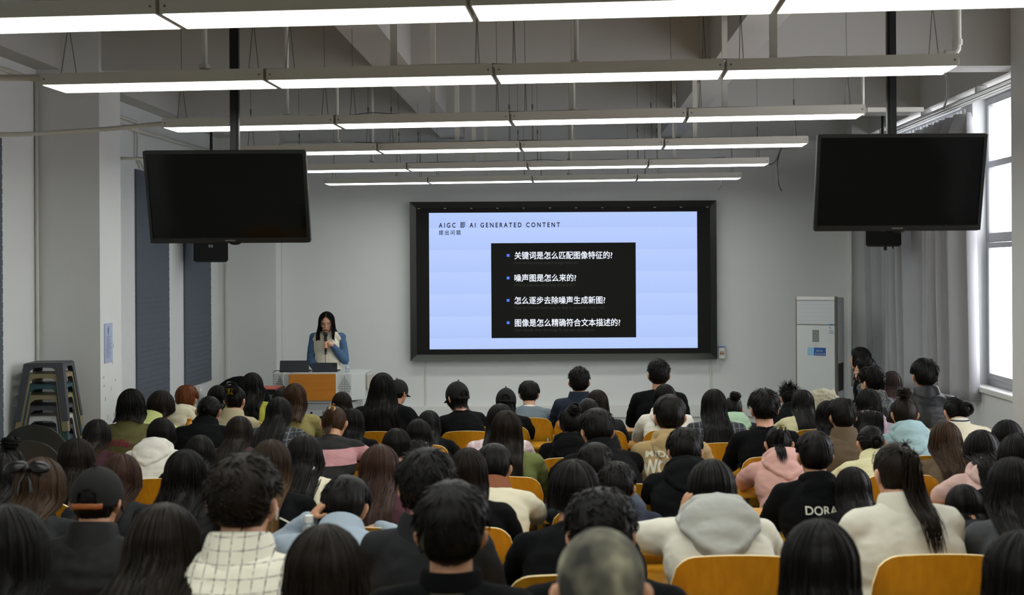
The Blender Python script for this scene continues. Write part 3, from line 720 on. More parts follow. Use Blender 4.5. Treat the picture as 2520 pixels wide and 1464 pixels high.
# ---------------- plywood lecture chair ----------------
def chair_meshes():
    n,mz=24,12; mb=MB(); W=.425
    def sheet(off,flip):
        v=[]
        for j in range(mz+1):
            tz=j/mz
            for i in range(n+1):
                u=i/n*2-1
                z0_=.50; zt=.890-.022*u*u
                zt-= .085*(1-math.sqrt(max(0,1-(max(0,abs(u)-.62)/.38)**2.2)))
                zb_=z0_+.05*(max(0,abs(u)-.75)/.25)**2
                z=zb_+(zt-zb_)*tz
                y_=-.165-.085*tz-.02*tz*tz+.045*u*u+off
                v.append((u*W/2*(.97+.03*tz),y_,z))
        f=[(j*(n+1)+i,j*(n+1)+i+1,(j+1)*(n+1)+i+1,(j+1)*(n+1)+i) for j in range(mz) for i in range(n)]
        if flip: f=[q[::-1] for q in f]
        return v,f
    v1,f1_=sheet(-.0065,False); v2,f2_=sheet(.0065,True); mb.add(v1,f1_,0); k0=len(v1); mb.add(v2,f2_,0)
    ring=[i for i in range(n+1)]+[j*(n+1)+n for j in range(1,mz+1)]+[mz*(n+1)+i for i in range(n-1,-1,-1)]+[j*(n+1) for j in range(mz-1,0,-1)]
    ef=[(ring[q],ring[(q+1)%len(ring)],ring[(q+1)%len(ring)]+k0,ring[q]+k0) for q in range(len(ring))]
    mb.f+= [q[::-1] for q in ef]; mb.mi+=[1]*len(ef)
    back=mb.mesh('backrest',(M_PLY,M_PLYE)); 
    sb=MB(); v=[]
    for off in (.006,-.006):
        for j in range(9):
            for i in range(13):
                u=i/12*2-1;tv_=j/8; v.append((u*.2,-.19+.40*tv_,.425+off-.012*math.sin(tv_*PI)-.03*max(0,tv_-.85)/.15*.6+.006*u*u))
    f=[(j*13+i,j*13+i+1,(j+1)*13+i+1,(j+1)*13+i) for j in range(8) for i in range(12)]; f+=[tuple(x+117 for x in q)[::-1] for q in f]
    rg=[i for i in range(13)]+[j*13+12 for j in range(1,9)]+[8*13+i for i in range(11,-1,-1)]+[j*13 for j in range(7,0,-1)]
    f+=[(rg[q],rg[q]+117,rg[(q+1)%len(rg)]+117,rg[(q+1)%len(rg)]) for q in range(len(rg))]
    sb.add(v,f); seat=sb.mesh('seat',(M_PLY,),True)
    fr=MB()
    for sx in (-1,1): fr.tube([(sx*.17,.16,.410),(sx*.17,-.16,.410),(sx*.17,-.195,.46),(sx*.17,-.222,.60),(sx*.165,-.245,.72)],.010,8)
    fr.tube([(-.17,0,.408),(.17,0,.408)],.009,8); frame=fr.mesh('frame',(),True)
    lg=MB().cyl((0,0,.408),(0,0,0),.012,.011,10).mesh('leg',(),True)
    return back,seat,frame,lg
C_BACK,C_SEAT,C_FRAME,C_LEG=chair_meshes()
def lecture_chair(x,y,z,sc_,label,group='plywood lecture chairs'):
    t=thing('lecture_chair',label,'chair',(x,y,z),0,group)
    link('backrest',C_BACK,t); link('seat',C_SEAT,t); link('frame',C_FRAME,t,M_GREYM)
    for sx in (-1,1):
        for yy in (-.15,.15): link('leg',C_LEG,t,M_GREYM,loc=(sx*.17,yy,0))
    t.scale=(sc_,)*3; return t

# ---------------- people ----------------
POSE=[(3,0),(15,10),(28,20),(40,32),(52,42)]
def skel(pi_,arms='desk'):
    L,P=[math.radians(a) for a in POSE[pi_]]
    RL=Matrix.Rotation(-L,3,'X'); RP=Matrix.Rotation(-P,3,'X')
    hip=Vector((0,0,.52)); c7=hip+RL@Vector((0,0,.53))
    hc=c7+RP@Vector((0,.035,.13))
    s=dict(L=L,P=P,RL=RL,RP=RP,hip=hip,c7=c7,hc=hc,M=Matrix.Translation(hc)@RP.to_4x4())
    for sx in (-1,1):
        sh=c7+RL@Vector((sx*.165,.012,-.062))
        el=Vector((sx*.218,sh.y+.15,max(sh.z-.27,.79))); wr=Vector((sx*.11,el.y+.21,.805)); hd=Vector((-sx*.6,1,-.1))
        if arms=='head' and sx==-1:
            el=Vector((-.30,sh.y+.22,sh.z-.05)); wr=hc+RP@Vector((-.135,-.02,-.05)); hd=(hc+RP@Vector((-.02,-.09,.05))-wr)
        if arms=='cheek' and sx==-1:
            el=Vector((-.27,sh.y+.20,.83)); wr=hc+RP@Vector((-.125,.05,-.12)); hd=Vector((.15,0,1))
        if arms=='lap': el=Vector((sx*.215,sh.y+.02,sh.z-.27)); wr=Vector((sx*.07,.24,.66)); hd=Vector((-sx*.7,1,-.1))
        s[sx]=(sh,el,wr,hd.normalized())
    return s
def head_prims(mb,M,face=True,ears=1):
    R=M.to_3x3(); T_=lambda c:M@Vector(c)
    def E(c,r,rot=None): mb.ell(T_(c),r,R if rot is None else R@rot,n=20)
    E((0,-.008,.025),(.0745,.093,.092)); E((0,.03,-.01),(.066,.062,.075)); E((0,.035,-.05),(.054,.054,.055)); E((0,.052,-.085),(.030,.030,.024))
    if face:
        E((0,.094,-.022),(.010,.016,.012)); E((0,.087,-.002),(.0075,.012,.024)); E((0,.086,-.055),(.021,.010,.007)); E((0,.084,-.066),(.019,.010,.007))
        for sx in (-1,1):
            E((sx*.030,.075,.022),(.022,.010,.007)); E((sx*.036,.064,-.022),(.020,.018,.018)); E((sx*.012,.088,-.028),(.008,.009,.007)); E((sx*.03,.0735,.006),(.014,.009,.009))
    if ears==2:
        for sx in (-1,1): E((sx*.072,-.010,-.008),(.008,.015,.024))
    if ears==1:
        for sx in (-1,1):
            rot=Matrix.Rotation(sx*.45,3,'Z'); E((sx*.078,-.010,-.008),(.010,.016,.026),rot); E((sx*.087,-.018,.0),(.008,.016,.026),rot); E((sx*.075,-.006,-.032),(.007,.009,.010))
def hand_prims(mb,wr,d,side,curl=.35,down=Vector((0,0,-1)),sc_=1.0):
    d=d.normalized(); x=d.cross(down).normalized(); dn=x.cross(d).normalized()*-1
    if dn.dot(down)<0: dn=-dn
    q=wr+d*.045*sc_; R=Matrix((x,d,dn)).transposed(); mb.ell(q,(.040*sc_,.048*sc_,.016*sc_),R)
    ln=[.066,.074,.070,.056]
    for i in range(4):
        b=wr+d*.085*sc_+x*(-.029+i*.0195)*sc_*side; l=ln[i]*sc_
        a1=curl*.5; a2=curl*1.3; a3=curl*2.0
        p1=b+(d*math.cos(a1)+dn*math.sin(a1))*l*.45; p2=p1+(d*math.cos(a2)+dn*math.sin(a2))*l*.32; p3=p2+(d*math.cos(a3)+dn*math.sin(a3))*l*.25
        mb.limb([b-d*.015,p1,p2,p3],[.0092*sc_,.0086*sc_,.0078*sc_,.0068*sc_],8)
    tb=wr+d*.025*sc_-x*.032*sc_*side; t1=tb+(d*.6-x*side*.65+dn*.3).normalized()*.035*sc_; t2=t1+(d*.9-x*side*.2+dn*.4).normalized()*.030*sc_
    mb.limb([tb+x*side*.012,t1,t2],[.012*sc_,.0098*sc_,.008*sc_],8)
def make_body(s,vox=.0068,ears=1):
    mb=MB(); c7,hip,RL=s['c7'],s['hip'],s['RL']
    head_prims(mb,s['M'],True,ears)
    nb=c7+RL@Vector((0,.0,-.03)); nt_=s['M']@Vector((0,-.012,-.045)); mb.limb([nb,(nb+nt_)/2,nt_],[.066,.057,.055],16)
    def T_(t): return hip.lerp(c7,t)
    mb.ell(T_(.0),(.145,.11,.10),RL); mb.ell(T_(.35),(.125,.095,.18),RL); mb.ell(T_(.70),(.145,.10,.17),RL)
    for sx in (-1,1):
        sh,el,wr,hd=s[sx]
        mb.limb([c7+RL@Vector((sx*.03,0,-.01)),sh],[.036,.045],12); mb.limb([sh,el,wr],[.045,.036,.026],12)
        hand_prims(mb,wr,hd,-sx,down=Vector((0,0,-1)) if hd.z<.5 else Vector((0.9,0.2,0)))
        mb.limb([(sx*.085,0,.50),(sx*.11,.40,.50),(sx*.11,.38,.10)],[.075,.055,.038],12); mb.limb([(sx*.11,.37,.06),(sx*.12,.50,.035)],[.036,.030],10)
    return fuse(mb,vox,4,'body')
def make_top(s,seed=0,puff=1.0,wr_=.0045):
    mb=MB(); c7,hip,RL=s['c7'],s['hip'],s['RL']
    def T_(t,y=0): return hip.lerp(c7,t)+RL@Vector((0,y,0))
    mb.ell(T_(-.08),(.185*puff,.14,.12),RL,18); mb.ell(T_(.32,-.005),(.168*puff,.128,.20),RL,18); mb.ell(T_(.66,-.012),(.180*puff,.125,.19),RL,18); mb.ell(T_(.86,-.012),(.150*puff,.098,.09),RL,18)
    for sx in (-1,1):
        sh,el,wr,hd=s[sx]
        mb.limb([c7+RL@Vector((sx*.025,-.006,-.022)),c7+RL@Vector((sx*.09,-.004,-.042)),sh],[.052*puff,.052*puff,.060*puff],14)
        m_=sh.lerp(el,.5)+Vector((sx*.008,-.006,0)); mb.limb([sh,m_,el],[.062*puff,.058*puff,.054*puff],14); mb.limb([el,el.lerp(wr,.6),wr.lerp(el,.02)],[.054*puff,.045*puff,.036*puff],14)
    mb.limb([c7+RL@Vector((0,-.004,-.05)),c7+RL@Vector((0,.004,-.008))],[.066,.062],16)
    return fuse(mb,.0095,10,'garment',wr_,13,seed)
def make_trousers(s):
    mb=MB(); mb.ell((0,0,.49),(.165,.13,.10))
    for sx in (-1,1): mb.limb([(sx*.088,0,.515),(sx*.11,.41,.515),(sx*.11,.39,.10)],[.09,.068,.055],12)
    return fuse(mb,.014,6,'trousers',.003,12,3)
def make_shoes(s):
    mb=MB()
    for sx in (-1,1): mb.limb([(sx*.11,.36,.055),(sx*.115,.45,.048),(sx*.12,.54,.040)],[.048,.044,.038],12)
    return fuse(mb,.012,4,'shoes')
def make_hood(s,seed=0,big=1.0):
    mb=MB(); R=Matrix.Rotation(-(s['L']*.8+s['P']*.0),3,'X'); C=s['c7']
    T_=lambda x,y,z:C+R@Vector((x*big,y*big,z*big))
    pts=[T_(-.055,.085,-.035),T_(-.088,.035,.0),T_(-.092,-.02,.025),T_(-.06,-.068,.035),T_(0,-.084,.036),T_(.06,-.068,.035),T_(.092,-.02,.025),T_(.088,.035,.0),T_(.055,.085,-.035)]
    mb.limb(pts,[.024,.030,.034,.036,.036,.036,.034,.030,.024],12)
    mb.ell(T_(0,-.108,-.040),(.130*big,.050*big,.085*big),R,18); mb.ell(T_(0,-.125,-.100),(.095*big,.048*big,.075*big),R,16); mb.ell(T_(0,-.138,-.150),(.05*big,.040*big,.045*big),R,14)
    pts=[T_(-.118,-.03,.0),T_(-.112,-.115,-.065),T_(-.055,-.155,-.135),T_(0,-.165,-.168),T_(.055,-.155,-.135),T_(.112,-.115,-.065),T_(.118,-.03,.0)]
    mb.limb(pts,[.018,.020,.017,.016,.017,.020,.018],10)
    return fuse(mb,.0075,7,'hood',.003,16,seed+5)
def make_collar(s,kind):
    C=s['c7']; R=Matrix.Rotation(-(s['L']*.7+s['P']*.3),3,'X'); mb=MB(); n=36
    if kind=='stand': prof=[(.080,-.035),(.078,-.005),(.073,.042),(.065,.042),(.063,-.02)]
    elif kind=='fold': prof=[(.104,-.050),(.096,-.020),(.082,.045),(.072,.055),(.064,.045),(.062,-.03)]
    else: prof=[(.080,-.022),(.078,-.006),(.072,.004),(.063,.000),(.060,-.025)]
    v=[];N=len(prof)
    for k in range(n):
        a=2*PI*k/n; fr=max(0,math.sin(a))  # front dips
        for r_,z_ in prof:
            v.append(C+R@Vector((r_*1.08*math.cos(a),.004+r_*1.0*math.sin(a),z_-.045*fr**2+.012)))
    f=[(k*N+i,((k+1)%n)*N+i,((k+1)%n)*N+i+1,k*N+i+1) for k in range(n) for i in range(N-1)]
    mb.add(v,f); me=mb.mesh('collar'); me=evalmesh(me,[('SUBSURF',dict(levels=1))]); me.polygons.foreach_set('use_smooth',[True]*len(me.polygons)); me.name='collar'; return me

# ---- hair ----
CR=Vector((0,-math.sin(.35),math.cos(.35)))
def epoint(d,th,cen=Vector((0,-.006,.022))):
    rx,ry,rz=.078+th,.097+th,.095+th
    d=d.normalized(); k=1/math.sqrt((d.x/rx)**2+(d.y/ry)**2+(d.z/rz)**2); return cen+d*k
def slerp(a,b,t):
    om=math.acos(max(-1,min(1,a.dot(b)))); 
    if om<1e-4: return a.copy()
    return (a*math.sin((1-t)*om)+b*math.sin(t*om))/math.sin(om)
def pdir(theta,phi):
    b=Vector((0,-math.cos(.35),-math.sin(.35)))
    return CR*math.cos(theta)+(b*math.cos(phi)+Vector((1,0,0))*math.sin(phi))*math.sin(theta)
def pushout(p,s,front,th):
    """keep falling hair outside neck, shoulders and back"""
    c7=s['c7']; L=s['L']; z=p.z
    ztop=c7.z-.02-max(0,abs(p.x)-.05)*.30
    if z<ztop+.10:
        w_=min(1,(ztop+.10-z)/.10); w_=w_*w_*(3-2*w_)
        yb=(z-.52)*math.tan(L)-.150/math.cos(L)-th; yb+=.55*max(0,abs(p.x)-.10)**1.0*.5
        if z>c7.z-.06: yb=max(yb,c7.y-.118-th-.3*(c7.z-z)) if False else min(yb,c7.y-.070-th)
        if front:
            yf=(min(z,c7.z)-.52)*math.tan(L)+.115/math.cos(L)+th
            if p.y<yf: p.y+= (yf-p.y)*w_
        elif p.y>yb: p.y+=(yb-p.y)*w_
    if z<c7.z+.12:
        for tb in s.get('bvh',()):
            if front:
                h=tb.ray_cast(Vector((p.x,2,z)),Vector((0,-1,0)))
                if h[0] is not None and p.y<h[0].y+.010+th*.4: p.y=h[0].y+.010+th*.4
            else:
                h=tb.ray_cast(Vector((p.x,-2,z)),Vector((0,1,0)))
                if h[0] is not None and p.y>h[0].y-.010-th*.4: p.y=h[0].y-.010-th*.4
    return p
def hgrid(paths,name,ts,mb,uo=0.0,uw=1.0,closed=False):
    nq=len(paths); nt_=len(paths[0]); v=[p for q in paths for p in q]; k=len(mb.v)
    mb.add(v,[(i*nt_+j,(i+1)*nt_+j,(i+1)*nt_+j+1,i*nt_+j+1) for i in range(nq-1) for j in range(nt_-1)])
    for i in range(nq):
        for j in range(nt_): mb.uv[k+i*nt_+j]=(uo+uw*i/(nq-1),j/(nt_-1))
def lock(mb,pts,w_,u,flat=.45,v0=0.0):
    k=len(mb.v); n=len(pts); R=[w_*(1-(i/(n-1))**2.2*.93) for i in range(n)]
    mb.tube(pts,R,4,flat=flat,cap=False)
    for i in range(n):
        for j in range(4): mb.uv[k+i*4+j]=(u+j*.002,v0+(1-v0)*i/(n-1))
def fall_path(s,q,th,L,rnd,wav=0.0,flare=1.0,nh=10,nf=16,part=True,lift=0.0,frontfall=False,cutz=None):
    """one strand from the parting over the head, then down; q from -1 (left temple) to 1"""
    M=s['M']; sg=1 if q>=0 else -1; a=abs(q); pts=[]
    if a<.58 or not part:
        ph=q/.58*math.radians(112) if part else q*math.radians(112); root=pdir(.02,ph); tgt=pdir(math.radians(112),ph)
    else:
        f=(a-.58)/.42; root=Vector((sg*.03,math.sin(-.35+f*1.15),math.cos(-.35+f*1.15))).normalized()
        tgt=Vector((sg*1,-.42+f*.95,-.42)).normalized()
    last=None
    N=30; raw=[M@epoint(slerp(root,tgt,i/N),th+lift*math.sin(min(1,i/N*1.4)*PI/2)) for i in range(N+1)]
    cut=N
    for i in range(8,N):
        d=(raw[i+1]-raw[i]).normalized()
        if d.z<-.965 or (i>14 and ((raw[i+1]-s['hc']).to_2d().length<(raw[i]-s['hc']).to_2d().length-1e-5) and raw[i].z<s['hc'].z+.04): cut=i; break
    for j in range(nh+1):
        x=j/nh*cut; i=min(int(x),N-1); pts.append(raw[i].lerp(raw[i+1],x-i))
    p=pts[-1].copy(); p0=p.copy(); fr=frontfall and a>.62
    c=s['hc']; seg=L/nf; phs=rnd.random()*6.28; amp=wav*(.6+.8*rnd.random())
    out=Vector((p.x-c.x,p.y-c.y,0)); 
    if out.length>1e-4: out.normalize()
    pc=p.copy()
    for j in range(1,nf+1):
        t=j/nf; pc=pc+Vector((0,0,-seg)); 
        pc.x=c.x+(p0.x-c.x)*(1+(flare-1)*t)
        q_=pushout(pc.copy(),s,fr,.006+th*.4)
        wv=amp*math.sin(phs+t*L*34)*min(1,t*2.5)
        q_=q_+out*wv+Vector((out.y,-out.x,0))*wv*.8
        pts.append(q_)
    return pts
def long_hair(s,L,rnd,th=.014,wav=0.0,flare=1.0,nlock=150,frontfall=False,name='hair',messy=.004,rag=.12,nq=190,part=True):
    mb=MB(); paths=[]; o1=rnd.random()*50
    for i in range(nq+1):
        q=-1+2*i/nq; g=.4*noise.noise(Vector((q*6+o1,0,0)))+.10*noise.noise(Vector((q*13+o1,5,0)))
        Lq=L*(1+rag*noise.noise(Vector((q*9+o1,9,0)))+rag*.6*noise.noise(Vector((q*45,3,o1))))
        rs=random.Random(int((q+1)*5)+int(o1)); P=fall_path(s,q,th,Lq,rs,wav,flare,part=part,frontfall=frontfall)
        n=len(P); c=s['hc']; out=[]
        for j,p in enumerate(P):
            t=j/(n-1); h=p-c; h.z=0 if t>.4 else h.z
            if h.length>1e-5: h.normalize()
            fine=.07*noise.noise(Vector((q*42+1.2*noise.noise(Vector((q*5,t*2,o1))),t*4.0,o1)))
            out.append(p+h*((g+fine)*(.004+.016*t)))
        paths.append(out)
    hgrid(paths,'h',None,mb)
    for k_ in range(int(nlock*1.5)):
        q=rnd.uniform(-1,1); Lq=L*rnd.uniform(.82,1.08); P=fall_path(s,q,th+rnd.uniform(-.001,.0025),Lq,rnd,wav+rnd.random()*messy,flare*rnd.uniform(.97,1.06),nh=6,nf=10,part=part,frontfall=frontfall)
        lock(mb,P,rnd.uniform(.0012,.0042),(q+1)/2)
    return mb
def hairline(phi,nape):
    a=abs(phi)/PI     # 0 back .. 1 front
    if a<.30: return nape+(.028-nape*.0)*0+ (0.0)
    if a<.42: return nape+(.012-nape)*((a-.30)/.12)
    if a<.66: return .012
    return .012+(.066-.012)*min(1,(a-.66)/.14)
def cap_shell(s,th,nape,rnd,mb,nq=110,nt_=16,rough=.004,fade=.3,ear=True):
    M=s['M']; paths=[]; o=rnd.random()*40
    for i in range(nq+1):
        ph=-PI+2*PI*i/nq; hz=hairline(ph,nape); te=2.6
        for st in range(20,150):
            if epoint(pdir(math.radians(st),ph),th).z<hz: te=math.radians(st); break
        P=[]
        for j in range(nt_+1):
            t=j/nt_; f=1 if t<1-fade else max(.05,(1-t)/fade)
            g=noise.noise(Vector((math.cos(ph)*9,math.sin(ph)*9,t*2+o)))*rough+noise.noise(Vector((math.cos(ph)*30,math.sin(ph)*30,t*3+o)))*rough*.5
            d_=pdir(.02+te*t,ph); z_=epoint(d_,0).z; sf=min(1,max(0,(z_+.01)/.07)); bk=max(0,math.cos(ph))
            P.append(M@epoint(d_,(th*(.30+.70*max(sf,bk*.8))+g*min(1,t*3))*f+.002))
        paths.append(P)
    hgrid(paths,'h',None,mb)
def short_hair(s,rnd,th,nlock,ln,lift,nape=-.07,curl=0.0,wild=.3,up=0.0,name='hair',wl=.0042,topth=0.0):
    mb=MB(); cap_shell(s,th,nape,rnd,mb,rough=.006 if nlock else .001,fade=.35)
    M=s['M']
    for k_ in range(nlock):
        ph=rnd.uniform(-PI,PI); te=math.radians(rnd.uniform(0,1)**.6*105)
        ez_=epoint(pdir(te,ph),th).z
        if ez_<hairline(ph,nape)+.012 or (.30*PI<abs(ph)<.66*PI and ez_<.045): continue
        d=pdir(te,ph); z_=epoint(d,0).z; sf=.30+.70*max(min(1,max(0,(z_+.01)/.07)),max(0,math.cos(ph))*.8); p=epoint(d,(th-.004)*sf); nrm=d; tan=(pdir(te+.1,ph)-d).normalized(); sd=nrm.cross(tan)
        tan=(tan+sd*rnd.uniform(-wild,wild)*2).normalized(); l=ln*rnd.uniform(.6,1.25)*(1-.45*min(1,te/1.8)); lf=lift*rnd.uniform(.3,1.3)*(1-.55*min(1,te/1.8))
        if up: tan=(tan*(1-up)+Vector((rnd.uniform(-.3,.3),rnd.uniform(-.3,.3),1))*up).normalized()
        P=[]; phs=rnd.random()*6
        for j in range(5):
            t=j/4; x=p+tan*l*t+nrm*(lf*math.sin(min(1,t*1.3)*PI*.5)-(.010*t*t if not up else 0))
            if curl: x=x+sd*curl*math.sin(phs+t*5)+nrm*curl*math.cos(phs+t*5)*.6
            e=x-Vector((0,-.006,.022)); 
            P.append(M@x)
        lock(mb,P,rnd.uniform(.6,1.3)*wl,rnd.random(),.5)
    return mb
def gathered(s,rnd,tie,th=.006,mb=None,nape=-.075):
    """hair combed from the hairline to a tie"""
    mb=mb or MB(); M=s['M']; tie=Vector(tie).normalized(); nq=132; nt_=16; paths=[]; o=rnd.random()*30
    for i in range(nq+1):
        ph=-PI+2*PI*i/nq; hz=hairline(ph,nape)
        te=2.5
        for st in range(20,160):
            if epoint(pdir(math.radians(st),ph),th).z<hz: te=math.radians(st); break
        d0=pdir(te,ph); P=[]
        for j in range(nt_+1):
            t=j/nt_; m_=Vector((d0.x*.95,(d0.y+tie.y)*.35,.95 if d0.y>-.3 else .2*max(0,tie.z)+.05)); w_=min(1,max(0,(.35-d0.dot(tie))/.7))
            bz=(d0*(1-t)**2+m_*2*t*(1-t)+tie*t*t); d=(slerp(d0,tie,t)*(1-w_)+bz.normalized()*w_).normalized() if w_<1 else bz.normalized()
            if d.z<0 and d0.z<0: pass
            g=(noise.noise(Vector((math.cos(ph)*11,math.sin(ph)*11,o)))+.6*noise.noise(Vector((math.cos(ph)*34,math.sin(ph)*34,o))))*.0035
            P.append(M@(epoint(d,th*(min(1,.6+t*4))+g*(1-t*.3)+.014*math.exp(-((1-t)/.08)**2))))
        paths.append(P)
    hgrid(paths,'h',None,mb)
    for k_ in range(26):   # loose wisps
        ph=rnd.uniform(-2.4,2.4); te=math.radians(rnd.uniform(20,95)); d=pdir(te,ph); P=[M@(epoint(slerp(d,tie,t*.5),th+.002+rnd.random()*.004+.006*math.sin(t*3.1))) for t in (0,.25,.5,.75,1)]
        lock(mb,P,.0016,rnd.random())
    return mb
def tail(s,rnd,tie,L,w_=.026,n=90,spread=1.5,sidex=0.0,name='ponytail',arch=.045,wav=.003):
    M=s['M']; mb=MB(); t0=M@epoint(Vector(tie).normalized(),.012); od=(M.to_3x3()@Vector(tie).normalized()); od=Vector((od.x,od.y,max(od.z,-.1))).normalized()
    for k_ in range(n):
        a=rnd.random()*6.28; r_=w_*math.sqrt(rnd.random()); l=L*rnd.uniform(.72,1.06); P=[]
        pc=t0.copy(); off=Vector((math.cos(a)*r_,math.sin(a)*r_*.7,0)); phs=rnd.random()*6
        for j in range(15):
            t=j/14
            base=t0+od*arch*min(1,t*5)*(1-max(0,t-.5)*.3)+Vector((sidex*t,0,-l*max(0,t-.04)))
            fat=math.sin(min(1,t*3.2)*PI/2)*(1-.15*t)*(.45+.55*spread*min(1,t*2)) if t>0 else .2
            x=base+off*max(.25,fat)+Vector((wav*math.sin(phs+t*9),wav*math.cos(phs+t*9),0))
            P.append(pushout(x,s,False,.012+w_*.5+off.y*.4))
        lock(mb,P,rnd.uniform(.003,.0065),rnd.random(),.6)
    return mb
def bun(s,rnd,tie,r_=.042,name='bun',loose=.2,flat=.8):
    M=s['M']; mb=MB(); d=Vector(tie).normalized(); c=M@(epoint(d,.006)+d*r_*.62); R=M.to_3x3()
    ax=R@d; a1=ax.orthogonal().normalized(); a2=ax.cross(a1)
    mb.ell(c,(r_*.8,)*3,n=12); 
    for i in range(len(mb.v)): mb.uv[i]=(0.5,.9)
    for k_ in range(75):
        tl=rnd.uniform(-.9,.9); a0=rnd.random()*6.28; le=rnd.uniform(1.6,3.2); P=[]
        rr=r_*math.sqrt(max(.05,1-tl*tl*.9))*rnd.uniform(.92,1.1+loose*.3); dev=rnd.uniform(-.35,.35)
        for j in range(8):
            a=a0+le*j/7; tt=tl+dev*math.sin(j/7*3.14)
            P.append(c+(a1*math.cos(a)+a2*math.sin(a))*rr+ax*tt*r_*flat)
        lock(mb,P,rnd.uniform(.003,.007),rnd.random(),.6)
    return mb
def hmesh(mb,name):
    me=mb.mesh(name,(),True); me=bpy.data.meshes.get(me.name); uv=me.uv_layers.new(name='UVMap')
    li=[0]*len(me.loops); me.loops.foreach_get('vertex_index',li); flat=[]
    for i in li: flat+=list(mb.uv.get(i,(0,0)))
    uv.data.foreach_set('uv',flat); me.update(); return me
def cap_mesh(s,gap=True,depth=-.005):
    M=s['M']; mb=MB(); nq=72; nt_=16; v=[]; th=.019
    def lowz(ph): return depth
    for i in range(nq):
        ph=-PI+2*PI*i/nq; te=2
        for st in range(20,150):
            if epoint(pdir(math.radians(st),ph),th).z<depth-.012*math.cos(ph): te=math.radians(st); break
        for j in range(nt_+1):
            t=j/nt_; v.append(M@(epoint(pdir(.001+te*t,ph),th-.004*math.exp(-((math.degrees(ph)%60-30)/6)**2*0)+(.004 if t<.12 else 0)*(1-t/.12))+Vector((0,0,.006*(1-t)))))
    f=[]
    for i in range(nq):
        ph=-PI+2*PI*(i+.5)/nq
        for j in range(nt_):
            if gap and abs(ph)<.36 and j>=nt_-4-int(2.2*math.sqrt(max(0,1-(ph/.36)**2))) and j<nt_: continue
            a=i*(nt_+1)+j; b=((i+1)%nq)*(nt_+1)+j; f.append((a,b,b+1,a+1))
    mb.add(v,f); me=evalmesh(mb.mesh('cap'),[('SOLIDIFY',dict(thickness=.004,offset=1))]); me.polygons.foreach_set('use_smooth',[True]*len(me.polygons)); me.name='cap'
    b=MB(); v=[]; n=18
    for i in range(n+1):
        ph=PI+math.radians(-62+124*i/n)
        for st in range(20,150):
            te=math.radians(st)
            if epoint(pdir(te,ph),th).z<depth+.004: break
        q0=epoint(pdir(te,ph),th-.004)
        for j in range(6):
            t=j/5; ext=.072*math.sqrt(max(0.02,1-((i/n*2-1))**2)); v.append(M@(Vector((q0.x*(1-.1*t),q0.y+ext*t,q0.z-.020*t-.05*(q0.x/.09)**2*.25))))
    b.add(v,[(i*6+j,(i+1)*6+j,(i+1)*6+j+1,i*6+j+1) for i in range(n) for j in range(5)])
    br=evalmesh(b.mesh('brim'),[('SOLIDIFY',dict(thickness=.004,offset=0))]); br.polygons.foreach_set('use_smooth',[True]*len(br.polygons)); br.name='brim'
    st_=MB(); P=[M@(epoint(pdir(te_,ph_),th+.002)) for te_,ph_ in [(None,None)]] if False else []
    for i in range(13):
        ph=-.52+1.04*i/12
        for sd in range(20,150):
            te=math.radians(sd)
            if epoint(pdir(te,ph),th).z<depth-.012+.010: break
        P.append(M@epoint(pdir(te,ph),th+.003))
    st_.tube(P,.0032,8,flat=3.2)
    bt=MB().ell(M@(epoint(CR,th)+Vector((0,0,.012))),(.008,.008,.005))
    return me,br,st_.mesh('strap',(),True),bt.mesh('cap_button',(),True)
ROWY=[2.42+.86*i for i in range(10)]
def cloth(name,c,rough=.85,**k):
    a=dict(noise_amt=.05,nscale=9,bump=.12,bscale=350,spec=.25); a.update(k); return mat(name,c,rough,**a)
def banded(name,bands,base,axis=2,fuzz=0.0):
    """cloth whose colour changes with height on the garment; bands = [(z,hex)]"""
    m=bpy.data.materials.new(name); m.use_nodes=True; N=m.node_tree.nodes; L=m.node_tree.links; b=N['Principled BSDF']; b.inputs['Roughness'].default_value=.9
    tc=N.new('ShaderNodeTexCoord'); sx=N.new('ShaderNodeSeparateXYZ'); L.new(tc.outputs['Object'],sx.inputs[0])
    r=N.new('ShaderNodeValToRGB'); r.color_ramp.interpolation='CONSTANT'; e=r.color_ramp.elements
    z0,z1=.5,1.3; mr=N.new('ShaderNodeMapRange'); mr.inputs[1].default_value=z0; mr.inputs[2].default_value=z1; L.new(sx.outputs[axis],mr.inputs[0]); L.new(mr.outputs[0],r.inputs[0])
    e[0].position=0; e[0].color=lin(base); e[1].position=(bands[0][0]-z0)/(z1-z0); e[1].color=lin(bands[0][1])
    for z,c in bands[1:]: q=e.new((z-z0)/(z1-z0)); q.color=lin(c)
    L.new(r.outputs[0],b.inputs['Base Color'])
    if fuzz:
        n=N.new('ShaderNodeTexNoise'); n.inputs['Scale'].default_value=180; bp=N.new('ShaderNodeBump'); bp.inputs['Strength'].default_value=fuzz; bp.inputs['Distance'].default_value=.01; L.new(tc.outputs['Object'],n.inputs[0]); L.new(n.outputs[0],bp.inputs['Height']); L.new(bp.outputs[0],b.inputs['Normal'])
    return m
